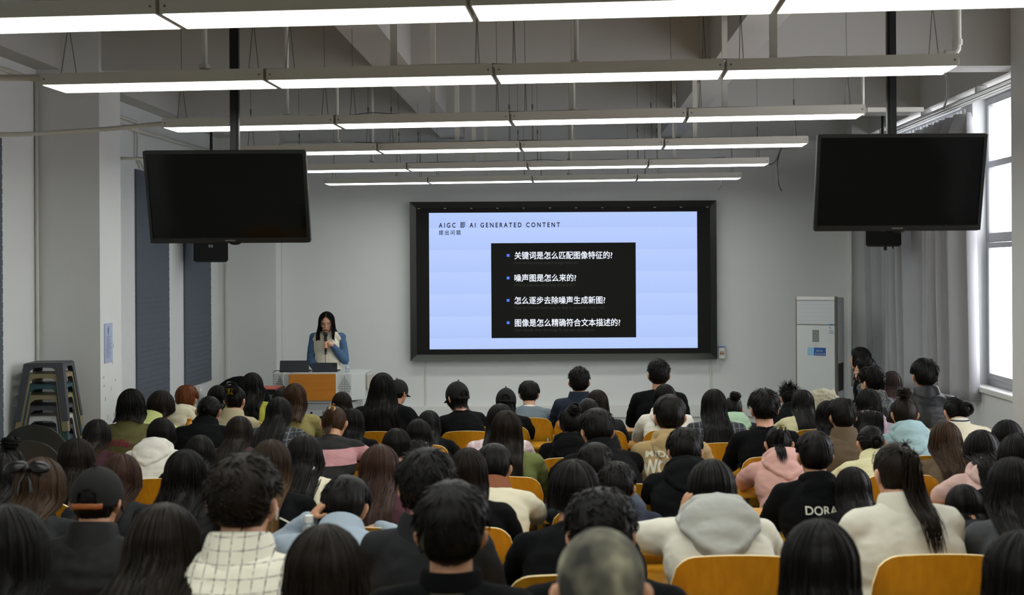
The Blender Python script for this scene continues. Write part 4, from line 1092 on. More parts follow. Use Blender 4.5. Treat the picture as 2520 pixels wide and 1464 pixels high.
def plaid(name,base,line,sc_=22,thick=.14,line2=None):
    m=bpy.data.materials.new(name); m.use_nodes=True; N=m.node_tree.nodes; L=m.node_tree.links; b=N['Principled BSDF']; b.inputs['Roughness'].default_value=.9
    tc=N.new('ShaderNodeTexCoord'); sx=N.new('ShaderNodeSeparateXYZ'); L.new(tc.outputs['Object'],sx.inputs[0])
    ns=N.new('ShaderNodeTexNoise'); ns.inputs['Scale'].default_value=70; L.new(tc.outputs['Object'],ns.inputs[0])
    def band(i,s_,th):
        a=N.new('ShaderNodeMath'); a.operation='MULTIPLY'; a.inputs[1].default_value=s_; L.new(sx.outputs[i],a.inputs[0])
        f=N.new('ShaderNodeMath'); f.operation='PINGPONG'; f.inputs[1].default_value=.5; L.new(a.outputs[0],f.inputs[0])
        g=N.new('ShaderNodeMath'); g.operation='LESS_THAN'; g.inputs[1].default_value=th/2; L.new(f.outputs[0],g.inputs[0]); return g.outputs[0]
    u=band(0,sc_,thick); v=band(2,sc_,thick*.7)
    mx=N.new('ShaderNodeMath'); mx.operation='MAXIMUM'; L.new(u,mx.inputs[0]); L.new(v,mx.inputs[1])
    th=N.new('ShaderNodeMapRange'); th.inputs[1].default_value=.35; th.inputs[2].default_value=.6; th.inputs[3].default_value=.15; th.inputs[4].default_value=.95; L.new(ns.outputs[0],th.inputs[0])
    ml=N.new('ShaderNodeMath'); ml.operation='MULTIPLY'; L.new(mx.outputs[0],ml.inputs[0]); L.new(th.outputs[0],ml.inputs[1])
    mi=N.new('ShaderNodeMix'); mi.data_type='RGBA'; mi.inputs[6].default_value=lin(base); mi.inputs[7].default_value=lin(line); L.new(ml.outputs[0],mi.inputs[0]); L.new(mi.outputs[2],b.inputs['Base Color']); return m
CL={
'black':cloth('black_cloth','#0b0c0e',.95,spec=.12),'blk2':cloth('black_nylon','#0b0c0e',.6,spec=.2),'char':cloth('charcoal_cloth','#1a1c1f'),'navy':cloth('navy_cloth','#1d2534'),
'olive':cloth('olive_jacket','#5d5a35'),'lime':cloth('lime_jacket','#c9cf88',bump=.6,bscale=60),'cream':cloth('cream_cloth','#cfc9b0'),'white':cloth('white_cloth','#d7d5cb'),
'offw':cloth('offwhite_wool','#cfcdbf'),'beige':cloth('beige_knit','#b3a98a',bump=.4,bscale=120),'maroon':cloth('maroon_cloth','#40202a'),'oliveyel':cloth('olive_yellow_coat','#8c8350'),
'yel':cloth('yellow_green_cloth','#9a9c3c'),'green':cloth('green_denim','#6a7341'),'pinkfl':plaid('pink_flower_knit','#c3adb0','#e0d5d6',17,.3),'plaid':plaid('cream_plaid','#dcd9c8','#3b3c44',31,.10),
'plaidg':plaid('grey_check_wool','#3a3c40','#8c8f90',9,.45),'plaidd':plaid('dark_check','#23252a','#6c7077',24,.2),'denim':cloth('light_denim','#93a1ae',bump=.25),'tan':cloth('tan_fleece','#9f8860'),
'mint':cloth('mint_fleece','#9ab69a'),'pink':cloth('pink_fleece','#c49a92'),'lilac':cloth('lilac_fleece','#9d8b93'),'sky':cloth('sky_blue_fleece','#92adb0'),'brown':cloth('brown_coat','#5b4d3b'),
'leather':mat('black_leather','#131517',.42,bump=.15,bscale=90,spec=.4),'slate':cloth('slate_shirt','#67747c'),'grey':cloth('grey_marl','#a5a7a2'),'greyd':cloth('grey_cloth','#45484c'),
'blueg':cloth('blue_grey_cloth','#4d5866'),'palepink':cloth('pale_pink_cloth','#c7a9a2'),'puffy':cloth('cream_puffer','#bdb893',bump=.5,bscale=25),
'pinkband':banded('pink_black_fluff',[(.80,'#c08f93'),(.895,'#0f0f11')],'#121214',2,.8),'creamlt':cloth('pale_yellow_cloth','#cdc9a0')}
_c={}
def cached(key,fn):
    if key not in _c: _c[key]=fn()
    return _c[key]
def SK(p,a='desk'): return cached(('s',p,a),lambda:skel(p,a))
def hair_for(style,p,var,hooded=False):
    s=SK(p); s['bvh']=[]
    if style in ('M','M2','L','X','XX','W','H','HH','HL','CL'):
        ms=[cached(('t',p,'desk',1.06,0),lambda:make_top(s,0,1.06))]
        ms.append(cached(('c',p,'fold'),lambda:make_collar(s,'fold')))
        if hooded and style!='HL': ms.append(cached(('hd',p,var,1.0),lambda:make_hood(s,var,1.0)))
        s['bvh']=[BVHTree.FromPolygons([v.co for v in m_.vertices],[tuple(q.vertices) for q in m_.polygons]) for m_ in ms]
    s=s; rnd=random.Random(hash((style,p))%1000+var*17 if False else sum(ord(c) for c in style)*7+p*31+var*101)
    parts=[]
    if style=='S': parts=[('hair',short_hair(s,rnd,.021,420,.042,.007,nape=-.092))]
    elif style=='S2': parts=[('hair',short_hair(s,rnd,.025,460,.050,.010,nape=-.095))]
    elif style=='F': parts=[('hair',short_hair(s,rnd,.030,480,.062,.014,nape=-.078,wild=.6,curl=.004))]
    elif style=='U': parts=[('hair',short_hair(s,rnd,.026,760,.048,.013,nape=-.075,wild=1.0,curl=.005,wl=.0036))]
    elif style=='P': parts=[('hair',short_hair(s,rnd,.020,680,.030,.012,nape=-.090,up=.26,wild=.6,wl=.0036))]
    elif style=='PP': parts=[('hair',short_hair(s,rnd,.012,460,.060,.024,nape=-.065,up=.45,wild=.8,wl=.0036))]
    elif style=='Z': parts=[('hair',short_hair(s,rnd,.0045,0,.01,.0,nape=-.07))]
    elif style=='B': parts=[('hair',long_hair(s,.09,rnd,.016,.001,1.05,120,rag=.10))]
    elif style=='M2': parts=[('hair',long_hair(s,.13,rnd,.017,.003,1.12,150))]
    elif style=='M': parts=[('hair',long_hair(s,.20,rnd,.015,.003,1.12,150))]
    elif style=='L': parts=[('hair',long_hair(s,.34,rnd,.014,.003,1.15,170))]
    elif style=='X': parts=[('hair',long_hair(s,.46,rnd,.014,.003,1.25,190))]
    elif style=='XX': parts=[('hair',long_hair(s,.42,rnd,.016,.003,1.75,230))]
    elif style=='W': parts=[('hair',long_hair(s,.34,rnd,.017,.010,1.28,210,messy=.008,rag=.22))]
    elif style=='H': parts=[('hair',gathered(s,rnd,(0,-.92,.30))),('ponytail',tail(s,rnd,(0,-.92,.30),.20,sidex=-.03))]
    elif style=='HH': parts=[('hair',gathered(s,rnd,(.0,-.80,.60))),('ponytail',tail(s,rnd,(0,-.80,.60),.40,.036,120,1.5,.045,arch=.06,wav=.006))]
    elif style=='HL': parts=[('hair',gathered(s,rnd,(.0,-.98,-.12))),('ponytail',tail(s,rnd,(0,-.98,-.12),.16,.03,90,1.6,.01))]
    elif style=='N': parts=[('hair',gathered(s,rnd,(.02,-.93,-.45))),('hair_bun',bun(s,rnd,(.02,-.93,-.45),.034))]
    elif style=='NR': parts=[('hair',gathered(s,rnd,(.35,-.88,-.35))),('hair_bun',bun(s,rnd,(.35,-.88,-.35),.042,loose=.6))]
    elif style=='T': parts=[('hair',gathered(s,rnd,(0,-.45,.9))),('hair_bun',bun(s,rnd,(0,-.42,.92),.044,loose=.7))]
    elif style=='TM': parts=[('hair',gathered(s,rnd,(.2,-.75,.65))),('hair_bun',bun(s,rnd,(.2,-.75,.65),.040,loose=.5))]
    elif style=='Q': parts=[('hair',gathered(s,rnd,(.1,-.85,.45))),('hair_bun',bun(s,rnd,(.1,-.80,.55),.045,loose=.8,flat=1.1))]
    elif style in('CS','CM','CL'):
        if style=='CS': parts=[('hair',short_hair(s,rnd,.008,160,.03,.004,nape=-.07))]
        if style=='CM': parts=[('hair',long_hair(s,.12,rnd,.008,.001,.8,90,rag=.3))]
        if style=='CL': parts=[('hair',long_hair(s,.36,rnd,.005,.003,1.1,120))]
    out=[]
    for n,mb in parts: out.append((n,hmesh(mb,n)))
    return out
def capm(p): return cached(('cap',p),lambda:cap_mesh(SK(p)))
def decal(s_,top_me,x0,x1,z0,h,bold=.0,arc=0.0,nm='print',me=None,lift=.003,extra=()):
    """flat print wrapped on the back of a garment"""
    me=me or text_mesh(s_,x0,x1,z0,h,nm,bold)
    bm=bmesh.new(); bm.from_mesh(me); bmesh.ops.triangulate(bm,faces=bm.faces)
    for _ in range(2):
        ed=[e for e in bm.edges if e.calc_length()>.012]
        if ed: bmesh.ops.subdivide_edges(bm,edges=ed,cuts=1)
        bmesh.ops.triangulate(bm,faces=bm.faces)
    tbs=[BVHTree.FromPolygons([v.co for v in q.vertices],[tuple(p.vertices) for p in q.polygons]) for q in [top_me]+list(extra)]
    xm=(x0+x1)/2
    for v in bm.verts:
        z=v.co.z-arc*((v.co.x-xm)/((x1-x0)/2))**2 if arc else v.co.z
        ys_=[h_[0].y for h_ in (tb.ray_cast(Vector((v.co.x,-1.5,z)),Vector((0,1,0))) for tb in tbs) if h_[0] is not None]
        y=min(ys_) if ys_ else -.1
        v.co=Vector((v.co.x,y-lift,z))
    bm.to_mesh(me); bm.free(); me.name=nm; return me
CAPM=cloth('black_cap_cloth','#101112',.8); BRM=mat('tan_leather_strap','#8a4a1e',.5)
PEOPLE={}
LOWB={'capstrap','big41','dorm','blkhood63','pinkhood','brown72','cream53','whitehood','pony','auburn25','streak23','long26','maroon','lowbun','olive','browntips','lime','redhood','prof80','prof81','plaid82'}
def person(pid,cx,yt,row,pose,style,hc,kind,colr,label,turn=0,arms='desk',puff=1.06,hoodc=None,collar=None,collc=None,yoff=0,kmax=1.13,chair='',var=None,tilt=0,hb=1.0):
    s=SK(pose,arms); var=(len(PEOPLE)%2) if var is None else var
    hs=cached(('h',style,pose,var,kind=='h'),lambda:hair_for(style,pose,var,kind=='h'))
    zm=max(v.co.z for v in hs[0][1].vertices)
    if style=='T': zm=max(zm,max(v.co.z for v in hs[1][1].vertices)-.0) if False else zm
    if style[0]=='C': zm=max(v.co.z for v in capm(pose)[0].vertices)
    Y0=(ROWY[row] if row<10 else row)+yoff; k=.95; f=flo(Y0); tr=math.radians(turn)
    for _ in range(6):
        Yh=Y0+s['hc'].y*k*math.cos(tr); top=at(cx,yt,Yh); k=(top.z-f)/zm
    k=max(.82,min(kmax,k)); Yh=Y0+s['hc'].y*k*math.cos(tr); X=at(cx,yt,Yh).x+s['hc'].y*k*math.sin(tr)
    r=thing('person',label,'person',(X,Y0,f),tr); r.scale=(k,)*3
    er=2 if style in ('B','M','M2','L','X','XX','W','CL') else 1
    b=link('body',cached(('b',pose,arms,er),lambda:make_body(s,.0068,er)),r,M_SKIN if (len(PEOPLE)%3) else M_SKINF)
    for n,me in hs: link(n,me,r,HAIR[hc])
    gm=colr if not isinstance(colr,str) else CL[colr]
    nm={'h':'hoodie','j':'jacket','c':'coat','t':'sweater','s':'shirt'}[kind]
    tm=cached(('t',pose,arms,puff,var),lambda:make_top(s,var,puff)); g=link(nm,tm,r,gm)
    if kind=='h': link('hood',cached(('hd',pose,var,hb),lambda:make_hood(s,var,hb)),g,CL[hoodc] if hoodc else gm)
    else:
        ck=collar or {'j':'fold','c':'fold','t':'crew','s':'fold'}[kind]
        link('collar',cached(('c',pose,ck),lambda:make_collar(s,ck)),g,(CL[collc] if collc else gm))
    link('trousers',cached(('tr',),lambda:make_trousers(s)),r,CL['navy' if len(PEOPLE)%2 else 'black'])
    link('shoes',cached(('sh',),lambda:make_shoes(s)),r,M_WHITE if len(PEOPLE)%2 else M_BLK)
    if style[0]=='C':
        c_,br,st,bt=capm(pose); co=link('cap',c_,r,CAPM); link('brim',br,co,CAPM); link('strap',st,co,BRM if pid=='capstrap' else CAPM); link('cap_button',bt,co,CAPM)
    PEOPLE[pid]=dict(root=r,top=g,k=k,X=X,Y=Y0,s=s,mesh=tm,pose=pose,label=label,f=f)
    if chair is not None:
        ch=lecture_chair(X,Y0,f,1.0,'yellow plywood lecture chair under the '+(chair or label.replace('person with ','person with ')))
        PEOPLE[pid]['chair']=ch
        if abs(turn)>40: ch.rotation_euler.z=tr
        if pid in LOWB:
            for q_ in ch.children:
                if q_.name.startswith(('backrest','frame')): q_.matrix_basis=Matrix.Translation((0,.05,.45*(1-.55)))@Matrix.Diagonal((1,1,.55,1))
    return r
P_=person
# row 0, nearest
P_('nearleft',10,1240,0,2,'X','K','c','black','person with long black hair at the bottom left corner, hair over one bare shoulder',chair='black-haired person at the bottom left corner')
P_('near40',797,1288,0,2,'M','D','j','black','person with loose dark hair, out of focus at bottom, nearest the camera left of centre',chair='dark-haired person at the bottom left of centre')
P_('buzz59',1478,1299,0,1,'Z','K','j','char',yoff=-.42,kmax=1.2,label='person with a bleached patchy buzz cut and glasses at the bottom centre',chair='person with the bleached buzz cut')
P_('near76',2018,1276,0,2,'L','K','t','black','person with smooth straight black hair at the bottom, between two empty plywood chairs',chair='smooth black-haired person at the bottom right')
P_('nearR',2518,1303,0,2,'L','K','t','char','person with black hair cut off by the bottom right corner',chair='person in the bottom right corner')
# row 1
P_('longbrown',398,1238,1,3,'XX','D','t','char','person with very long dark brown hair fanning over the back, left of the plaid shirt',chair='long brown-haired person beside the plaid shirt',yoff=-.55)
P_('plaid',600,1110,1,1,'U','D','s','plaid','person with tousled short hair, white earbud and a cream plaid shirt',puff=1.04,chair='person in the cream plaid shirt',yoff=-.25)
P_('man42',1111,1178,1,0,'S2','K','j','black','person with short black hair and dark collared jacket, large at the bottom centre',collar='stand',chair='short-haired person in a dark jacket, bottom centre',yoff=-.38)
P_('curl58',1478,1195,1,3,'U','K','j','black','person with curly dark hair bent forward behind the bleached buzz cut',chair='curly-haired person behind the buzz cut',yoff=-.45)
# row 2
P_('bow',96,1125,2,3,'L','B','t','char','person with long brown hair tied back under a black bow at the left',chair='person with the black bow')
P_('capstrap',239,1146,2,1,'CS','K','j','blk2','person in a black cap with tan leather strap and black padded jacket',puff=1.1,chair='person in the leather-strapped cap',kmax=.98,yoff=-.3)
P_('denim',849,1169,2,4,'S2','K','s','denim','person in a light blue denim shirt holding the back of the bowed head',arms='head',chair='person in the light denim shirt')
P_('big41',1050,1097,2,0,'F','K','j','char','person with thick short dark hair just behind the large bottom centre head',puff=1.05,chair='thick-haired person in charcoal, near centre',yoff=-.35)
P_('bob56',1412,1129,2,2,'B','K','t','black','person with a glossy black bob and black sweater near the centre',chair='person with the glossy black bob',yoff=-.3)
P_('hood75',1752,1129,2,3,'B','K','h','offw','person in an off-white hoodie with grey hood leaning on one hand',arms='cheek',hoodc='grey',puff=1.22,hb=1.2,chair='person in the off-white and grey hoodie')
P_('pony77',2205,1083,2,1,'HH','D','c','offw','person with a long high dark ponytail over an off-white coat',puff=1.24,chair='person in the off-white coat',turn=8)
P_('longR',2492,1123,2,2,'XX','K','t','greyd','person with very long black hair in grey at the right edge',chair='long-haired person in grey at the right edge')
# row 3
P_('edge17',3,1115,3,3,'L','K','t','black','person with dark hair cut by the left edge, beside the black bow',chair='person at the left edge beside the bow')
P_('redbr19',295,1116,3,3,'L','A','t','char','person with straight reddish brown hair right behind the leather-strapped cap',chair='reddish brown-haired person behind the cap')
P_('streak23',455,1104,3,1,'W','K','j','blk2','person with long tousled black hair and black padded jacket behind the long brown hair',chair='tousled black-haired person in a padded jacket',puff=1.1)
P_('auburn25',665,1080,3,2,'L','C','t','black','person with long caramel brown hair and a black sweater with white shoulder piping',chair='caramel-haired person in the piped sweater')
P_('auburn37',933,1093,3,3,'L','A','t','maroon','person with long straight auburn hair right of the light denim shirt',chair='auburn-haired person beside the denim shirt')
P_('long41b',1152,1100,3,1,'L','D','c','black','person with long dark hair and a black coat, right of the thick-haired head near centre',chair='long-haired person in the black coat near centre',kmax=.95)
P_('navy57',1517,1134,3,3,'S2','K','j','navy','person with short dark hair and navy jacket right of the glossy bob',chair='short-haired person in the navy jacket')
P_('long78',2100,1148,3,3,'L','K','t','black','person with long black hair tucked behind the off-white coat on its left',chair='long black-haired person left of the off-white coat',yoff=.05)
P_('bob92',2375,1192,3,4,'B','K','t','char','person with a straight black bob right of the long high ponytail',chair='straight black bob right of the high ponytail')
# row 4
P_('edgebun',20,1095,4,3,'T','K','t','char','person with a messy top bun at the left edge',chair='person with the messy bun at the left edge')
P_('bowed15',187,1077,4,2,'M','D','t','char','person with dark brown hair and bowed head above the leather-strapped cap',chair='bowed person above the leather-strapped cap')
P_('wavy38',748,1068,4,3,'W','K','c','cream','person with long wavy black hair over a cream coat right of the caramel hair',chair='wavy-haired person in the cream coat')
P_('cream53',1215,1090,4,3,'S','K','j','cream','person in a cream jacket with a rust brown collar, short dark hair',collar='fold',collc=None,chair='person in the cream jacket with brown collar',yoff=-.45)
P_('man55',1464,1088,4,3,'S2','K','j','blueg','person with short black hair and blue grey jacket above the glossy bob',chair='person in the blue grey jacket',yoff=-.35)
P_('blkhood63',1685,1050,4,3,'S2','K','h','black','person bowed in a black hoodie with white line print across the back',puff=1.12,chair='person in the black hoodie with white lines')
P_('dorm',2004,1058,4,1,'S','K','h','black','person in a black hooded jacket with pale block letters on the back',puff=1.15,chair='person in the black lettered jacket',kmax=.98,hb=.72,yoff=-.40)
P_('pink89',2417,1057,4,3,'M','K','h','palepink','person with long black hair over a pale pink hooded top at the right',chair='person in the pale pink hooded top')
P_('b91',2508,1065,4,3,'M','K','t','black',yoff=-.6,label='person with dark hair cut by the right edge above the long black hair',chair='dark-haired person at the right edge')
# row 5
P_('top14',490,1070,5,3,'M','K','t','black','person of whom only the dark crown shows between white hoodie and maroon jacket',chair='dark-crowned person between white hoodie and maroon jacket')
P_('b36',975,1053,5,2,'B','K','t','black','person with a smooth black bob above the auburn hair',chair='smooth-bobbed person above the auburn hair')
P_('green52',1247,1008,5,1,'L','D','j','green','person in an olive green denim jacket with long dark brown hair',chair='person in the olive green denim jacket')
P_('man50',1469,1003,5,3,'S2','K','c','black','person with short black hair and black coat, head turned left, right of the green jacket',turn=12,chair='short-haired person in black right of the green jacket',yoff=-.3)
P_('tan62',1648,969,5,1,'S','K','h','tan','person in a tan hoodie with white lettering, short black hair',puff=1.05,chair='person in the tan hoodie',hb=.85)
P_('pinkhood',1916,1046,5,3,'H','K','h','pink','person in a salmon pink hoodie with a low ponytail',chair='person in the salmon pink hoodie')
P_('cream79',2143,1047,5,3,'N','K','j','creamlt','person with tied black hair and a pale yellow collar before the sky blue hoodie',chair='person with the pale yellow collar')
P_('brown88',2328,1036,5,3,'W','B','t','brown','person with long wavy brown hair right of the sky blue hoodie',chair='wavy brown-haired person on the right')
P_('b90',2480,1032,5,3,'W','K','t','black','person with full black hair near the right edge, topmost there',chair='full black-haired person near the right edge')
# row 6
P_('browntips',237,1031,6,3,'L','T','t','maroon','person with long dark hair with brown tips in front of the olive jacket',chair='person with brown-tipped hair')
P_('whitehood',396,1027,6,3,'B','K','h','white','person in a bright white hoodie with a dark bob',puff=1.1,chair='person in the bright white hoodie')
P_('maroon',587,1023,6,3,'L','D','j','maroon','person with long dark hair over a maroon jacket with a white collar stripe',collar='crew',collc='white',chair='person in the maroon jacket')
P_('pony',822,998,6,3,'H','B','t','pinkband','person with a gold-tied brown ponytail and fluffy pink and black sweater',chair='person in the fluffy pink and black sweater')
P_('cream35',1029,1030,6,3,'M','K','j','cream','person with black shoulder-length hair over a cream top, right of the smooth bob',chair='person in the cream top near centre')
P_('pink51',1230,992,6,2,'X','K','t','pinkfl','person with long black hair in a pink flower knit behind the green jacket',puff=1.06,chair='person in the pink flower knit')
P_('bun49',1405,1000,6,1,'TM','K','h','black','person with a small dark bun and black hoodie right of the pink flower knit',chair='small-bunned person in the black hoodie',kmax=.92)
P_('fluffy67',1880,953,6,1,'F','K','t','black','person with thick fluffy black hair and a plain black sweater',puff=1.06,chair='fluffy-haired person in the black sweater')
P_('brown72',2073,978,6,1,'S2','K','c','brown','person with short black hair and a brown coat',puff=1.05,chair='person in the brown coat')
P_('bluebun',2225,972,6,2,'T','D','h','sky','person in a sky blue hoodie with a high messy bun',puff=1.05,chair='person in the sky blue hoodie')
# row 7
P_('olive',323,955,7,0,'M2','K','j','olive','person in an olive jacket with red arched lettering and shoulder-length black hair',puff=1.1,chair='person in the olive jacket')
P_('lowbun',514,974,7,3,'N','K','c','black','person with smooth black hair in a low knot and black coat, next to beige knit',chair='person with the low knot')
P_('long26',685,976,7,3,'X','K','j','plaidd','person with long straight black hair over a dark checked cardigan',chair='person in the dark checked cardigan')
P_('long31',868,1004,7,2,'L','K','t','black','person with long black hair partly hidden behind the gold-tied ponytail',chair='long-haired person behind the gold-tied ponytail')
P_('long34',1055,1009,7,3,'L','K','t','black','person with long black hair just left of the two empty plywood chairs',chair='long black-haired person left of the empty chairs')
P_('d48',1447,979,7,1,'N','K','t','char','person with wispy tied dark hair below the spiky-haired one',chair='wispy-haired person near centre',kmax=.92)
P_('long65',1757,956,7,2,'X','K','t','plaidd','person with long black hair left of the mint green hood',chair='long-haired person left of the mint hood')
P_('long96',2035,985,7,1,'X','K','t','black',yoff=.3,label='person with long black hair squeezed between cream puffer and brown coat',kmax=.9,chair='long-haired person between puffer and brown coat')
P_('lilac85',2137,955,7,2,'M','K','h','lilac','person with swept black hair over a lilac hoodie',turn=-14,chair='person in the lilac hoodie')
P_('stripe87',2352,976,7,3,'NR','K','t','cream','person with a loose low bun and cream top with striped collar by the window wall',chair='person with the loose low bun by the window wall')
# row 8
P_('lime',394,960,8,3,'B','D','j','lime','person in a lime yellow jacket with a dark bob, face turned right',turn=-22,chair='person in the lime yellow jacket',yoff=-.38)
P_('redhood',459,946,8,2,'S2','O','h','black',yoff=.45,label='person with copper red hair and a black jacket with cream hood',hoodc='cream',chair='copper-haired person')
P_('claw',579,951,8,1,'Q','K','c','beige','person with hair in a gold claw clip and a beige knit coat',chair='person in the beige knit coat',turn=-10)
P_('olivecoat',725,942,8,1,'M','B','c','oliveyel','person with brown shoulder-length hair and mustard olive coat before the lectern',chair='person in the mustard olive coat')
P_('biglong',941,916,8,0,'XX','K','j','black','person with very long black hair spread over a black jacket, right of the lectern',puff=1.15,chair='person with very long spread black hair')
P_('cap43',1125,937,8,1,'CM','K','t','black','person in a black cap and black shirt below the screen\'s left part',turn=36,chair='person in the black cap, left of the two caps')
P_('cap44',1245,953,8,2,'CL','K','t','black','person in a black cap with long hair left of the slate blue shirt',chair='capped person with long hair',yoff=.35)
P_('med47',1470,958,8,2,'M','D','t','char','person with dark brown shoulder-length hair beside the spiky-haired one',chair='brown-haired person beside the spiky hair')
P_('d61',1636,944,8,2,'M','K','h','white','person with dark hair and white hood between black shirt and tan hoodie',chair='dark-haired person with the white hood')
P_('mint66',1802,975,8,3,'TM','K','j','char','person with a small bun and mint green hood over a dark jacket',chair='person with the mint green hood')
P_('long70',1976,958,8,3,'L','K','j','puffy','person with long straight black hair over a cream puffer jacket',chair='person in the cream puffer jacket')
P_('plaid82',2144,896,8,1,'F','K','c','plaidg',yoff=.42,label='person with fluffy black hair, glasses and a grey and white checked coat',turn=28,chair='person in the grey checked coat')
P_('leather',2275,880,8,1,'S2','K','j','leather','person in a black leather jacket with a white face mask before the curtains',puff=1.06,chair='person in the leather jacket')
# row 9
P_('blk4',536,947,9,3,'B','K','t','black','person with black hair bowed left of the gold claw clip',chair='bowed black-haired person left of the claw clip')
P_('wavy6',620,916,9,1,'W','K','j','yel','person with long wavy black hair and yellow green top left of the lectern',chair='wavy-haired person left of the lectern')
P_('sm28',692,958,9,2,'M','K','t','black',yoff=.35,label='person with dark hair half hidden behind the mustard olive coat',chair='person half hidden behind the mustard coat')
P_('sm29',841,963,9,3,'M','D','t','black','person with smooth dark brown hair right in front of the lectern',chair='person right in front of the lectern')
P_('short45',1302,935,9,2,'S2','K','s','slate','person with short black hair and a slate blue shirt with pale collar',collc='white',chair='person in the slate blue shirt',collar='crew')
P_('spiky46',1425,898,9,0,'P','K','j','navy','person with spiky black hair and a navy jacket in front of the screen',chair='spiky-haired person in the navy jacket')
P_('man60',1621,879,9,0,'P','K','t','black','tall person with short upright black hair and a plain black shirt at front',puff=1.08,chair='tall person in the black shirt')
P_('spiky68',1943,932,9,3,'PP','K','j','black','person with very spiky black hair in front of the air conditioner',chair='spiky-haired person before the air conditioner')
P_('red83',2195,912,10.45,2,'L','R','t','maroon','person with long pinkish brown hair before the curtains',chair='pinkish brown-haired person by the curtains')
P_('cap33',980,932,10.5,1,'CS','K','t','black','person with black beret-like cap and earring half hidden by the spread black hair',turn=-30,chair='capped person right of the spread hair')
P_('prof81',2127,876,11.5,0,'S2','K','t','greyd','person in glasses with a grey scarf seen in profile facing left',arms='lap',turn=68,chair='person in glasses seen in profile')
P_('prof80',2116,853,12.3,0,'M','K','c','black','person in black coat seen in profile beside the air conditioner, farthest right',arms='lap',turn=72,chair='person in profile beside the air conditioner')

# ---------------- prints, bows, clips and other small parts of clothing ----------------
def part(pid,name,me,m,on='top'): return link(name,me,PEOPLE[pid][on],m)
def pr(pid,s_,x0,x1,z0,h,m,bold=.02,arc=0): return part(pid,'print',decal(s_,PEOPLE[pid]['mesh'],x0,x1,z0,h,bold,arc,extra=[q.data for q in PEOPLE[pid]['top'].children if q.name.startswith('hood')]),m)
M_WPR=mat('pale_print','#c9c8b8',.7); 
pr('olive','ACADEMY',-.17,.07,.915,.050,mat('red_print','#7a2436',.8),.03,.035)
pr('dorm','DORAEM',-.09,.14,.905,.042,M_WPR,.02)
pr('denim','2',.10,.14,.80,.05,mat('white_print','#c8cacb',.5),.04)
pr('tan62','MIDE',-.15,-.01,.965,.033,M_WPR,.03,.012); pr('tan62','WOR',-.17,.02,.865,.088,M_WPR,.04,.02)
pr('lime','TALEUN',-.05,.02,.86,.016,M_WPR,.0)
def strip(pid,pts,w_,m,name='print'):
    mb=MB(); P=[Vector((x,0,z)) for x,z in pts]; v=[]
    for i,p in enumerate(P):
        t=(P[min(i+1,len(P)-1)]-P[max(i-1,0)]).normalized(); n=Vector((-t.z,0,t.x)); v+=[p+n*w_/2,p-n*w_/2]
    mb.add(v,[(2*i,2*i+1,2*i+3,2*i+2) for i in range(len(P)-1)]); me=mb.mesh(name)
    part(pid,name,decal('',PEOPLE[pid]['mesh'],0,1,0,0,me=me,nm=name),m)
arc=lambda x0,x1,z,d,n=9:[(x0+(x1-x0)*i/n,z-d*((2*i/n-1)**2)) for i in range(n+1)]
z63=PEOPLE['blkhood63']['s']['c7'].z-.20
strip('blkhood63',arc(-.19,.19,z63,.05),.007,M_WPR); strip('blkhood63',[(-.12,z63-.04),(-.13,z63-.10),(-.15,z63-.17)],.018,M_WPR); strip('blkhood63',[(-.07,z63-.06),(-.10,z63-.13),(-.15,z63-.18)],.018,M_WPR)
strip('blkhood63',[(.12,z63-.04),(.145,z63-.11),(.17,z63-.17)],.010,M_WPR)
z25=PEOPLE['auburn25']['s']['c7'].z-.10
strip('auburn25',[(.10,z25+.03),(.15,z25-.0),(.19,z25-.045),(.215,z25-.09)],.006,M_WPR,'piping')
# bow
def bow(pid):
    P=PEOPLE[pid]; s=P['s']; M=s['M']; c=M@Vector((-.01,-.125,.045)); mb=MB(); R=M.to_3x3()
    for sx in (-1,1):
        mb.ell(c+R@Vector((sx*.045,-.002,.006)),(.045,.014,.026),R@Matrix.Rotation(sx*.25,3,'Y'),16)
        mb.tube([c,c+Vector((sx*.022,-.012,-.05)),c+Vector((sx*.030,-.02,-.12)),c+Vector((sx*.034,-.03,-.16))],[.008,.014,.017,.016],8,flat=.35)
    mb.ell(c,(.014,.016,.016),R,12); link('hair_bow',mb.mesh('hair_bow',(),True),P['root'],mat('black_satin','#0b0b0d',.3))
bow('bow')
def earbud(pid):
    P=PEOPLE[pid]; M=P['s']['M']; mb=MB().ell(M@Vector((.087,-.002,-.008)),(.007,.007,.008)).cyl(M@Vector((.089,.0,-.012)),M@Vector((.087,.008,-.035)),.0032,n=8); link('earbud',mb.mesh('earbud',(),True),P['root'],mat('glossy_white','#e4e4e4',.2))
earbud('plaid')
def glasses(pid,col='#151515'):
    P=PEOPLE[pid]; M=P['s']['M']; mb=MB()
    for sx in (-1,1):
        mb.tube([M@Vector((sx*.034+.024*math.cos(a*PI/8),.104,.002+.019*math.sin(a*PI/8))) for a in range(17)],.0018,6,cap=False)
        mb.tube([M@Vector((sx*.058,.102,.006)),M@Vector((sx*.079,.06,.008)),M@Vector((sx*.084,-.008,.008)),M@Vector((sx*.082,-.03,-.012))],.0018,6)
    mb.tube([M@Vector((-.010,.106,.006)),M@Vector((0,.109,.009)),M@Vector((.010,.106,.006))],.0016,6)
    link('glasses',mb.mesh('glasses',(),True),P['root'],mat('spectacle_frame_'+col.strip('#'),col,.3,metal=.3))
for g_ in ('prof81','plaid82','buzz59'): glasses(g_)
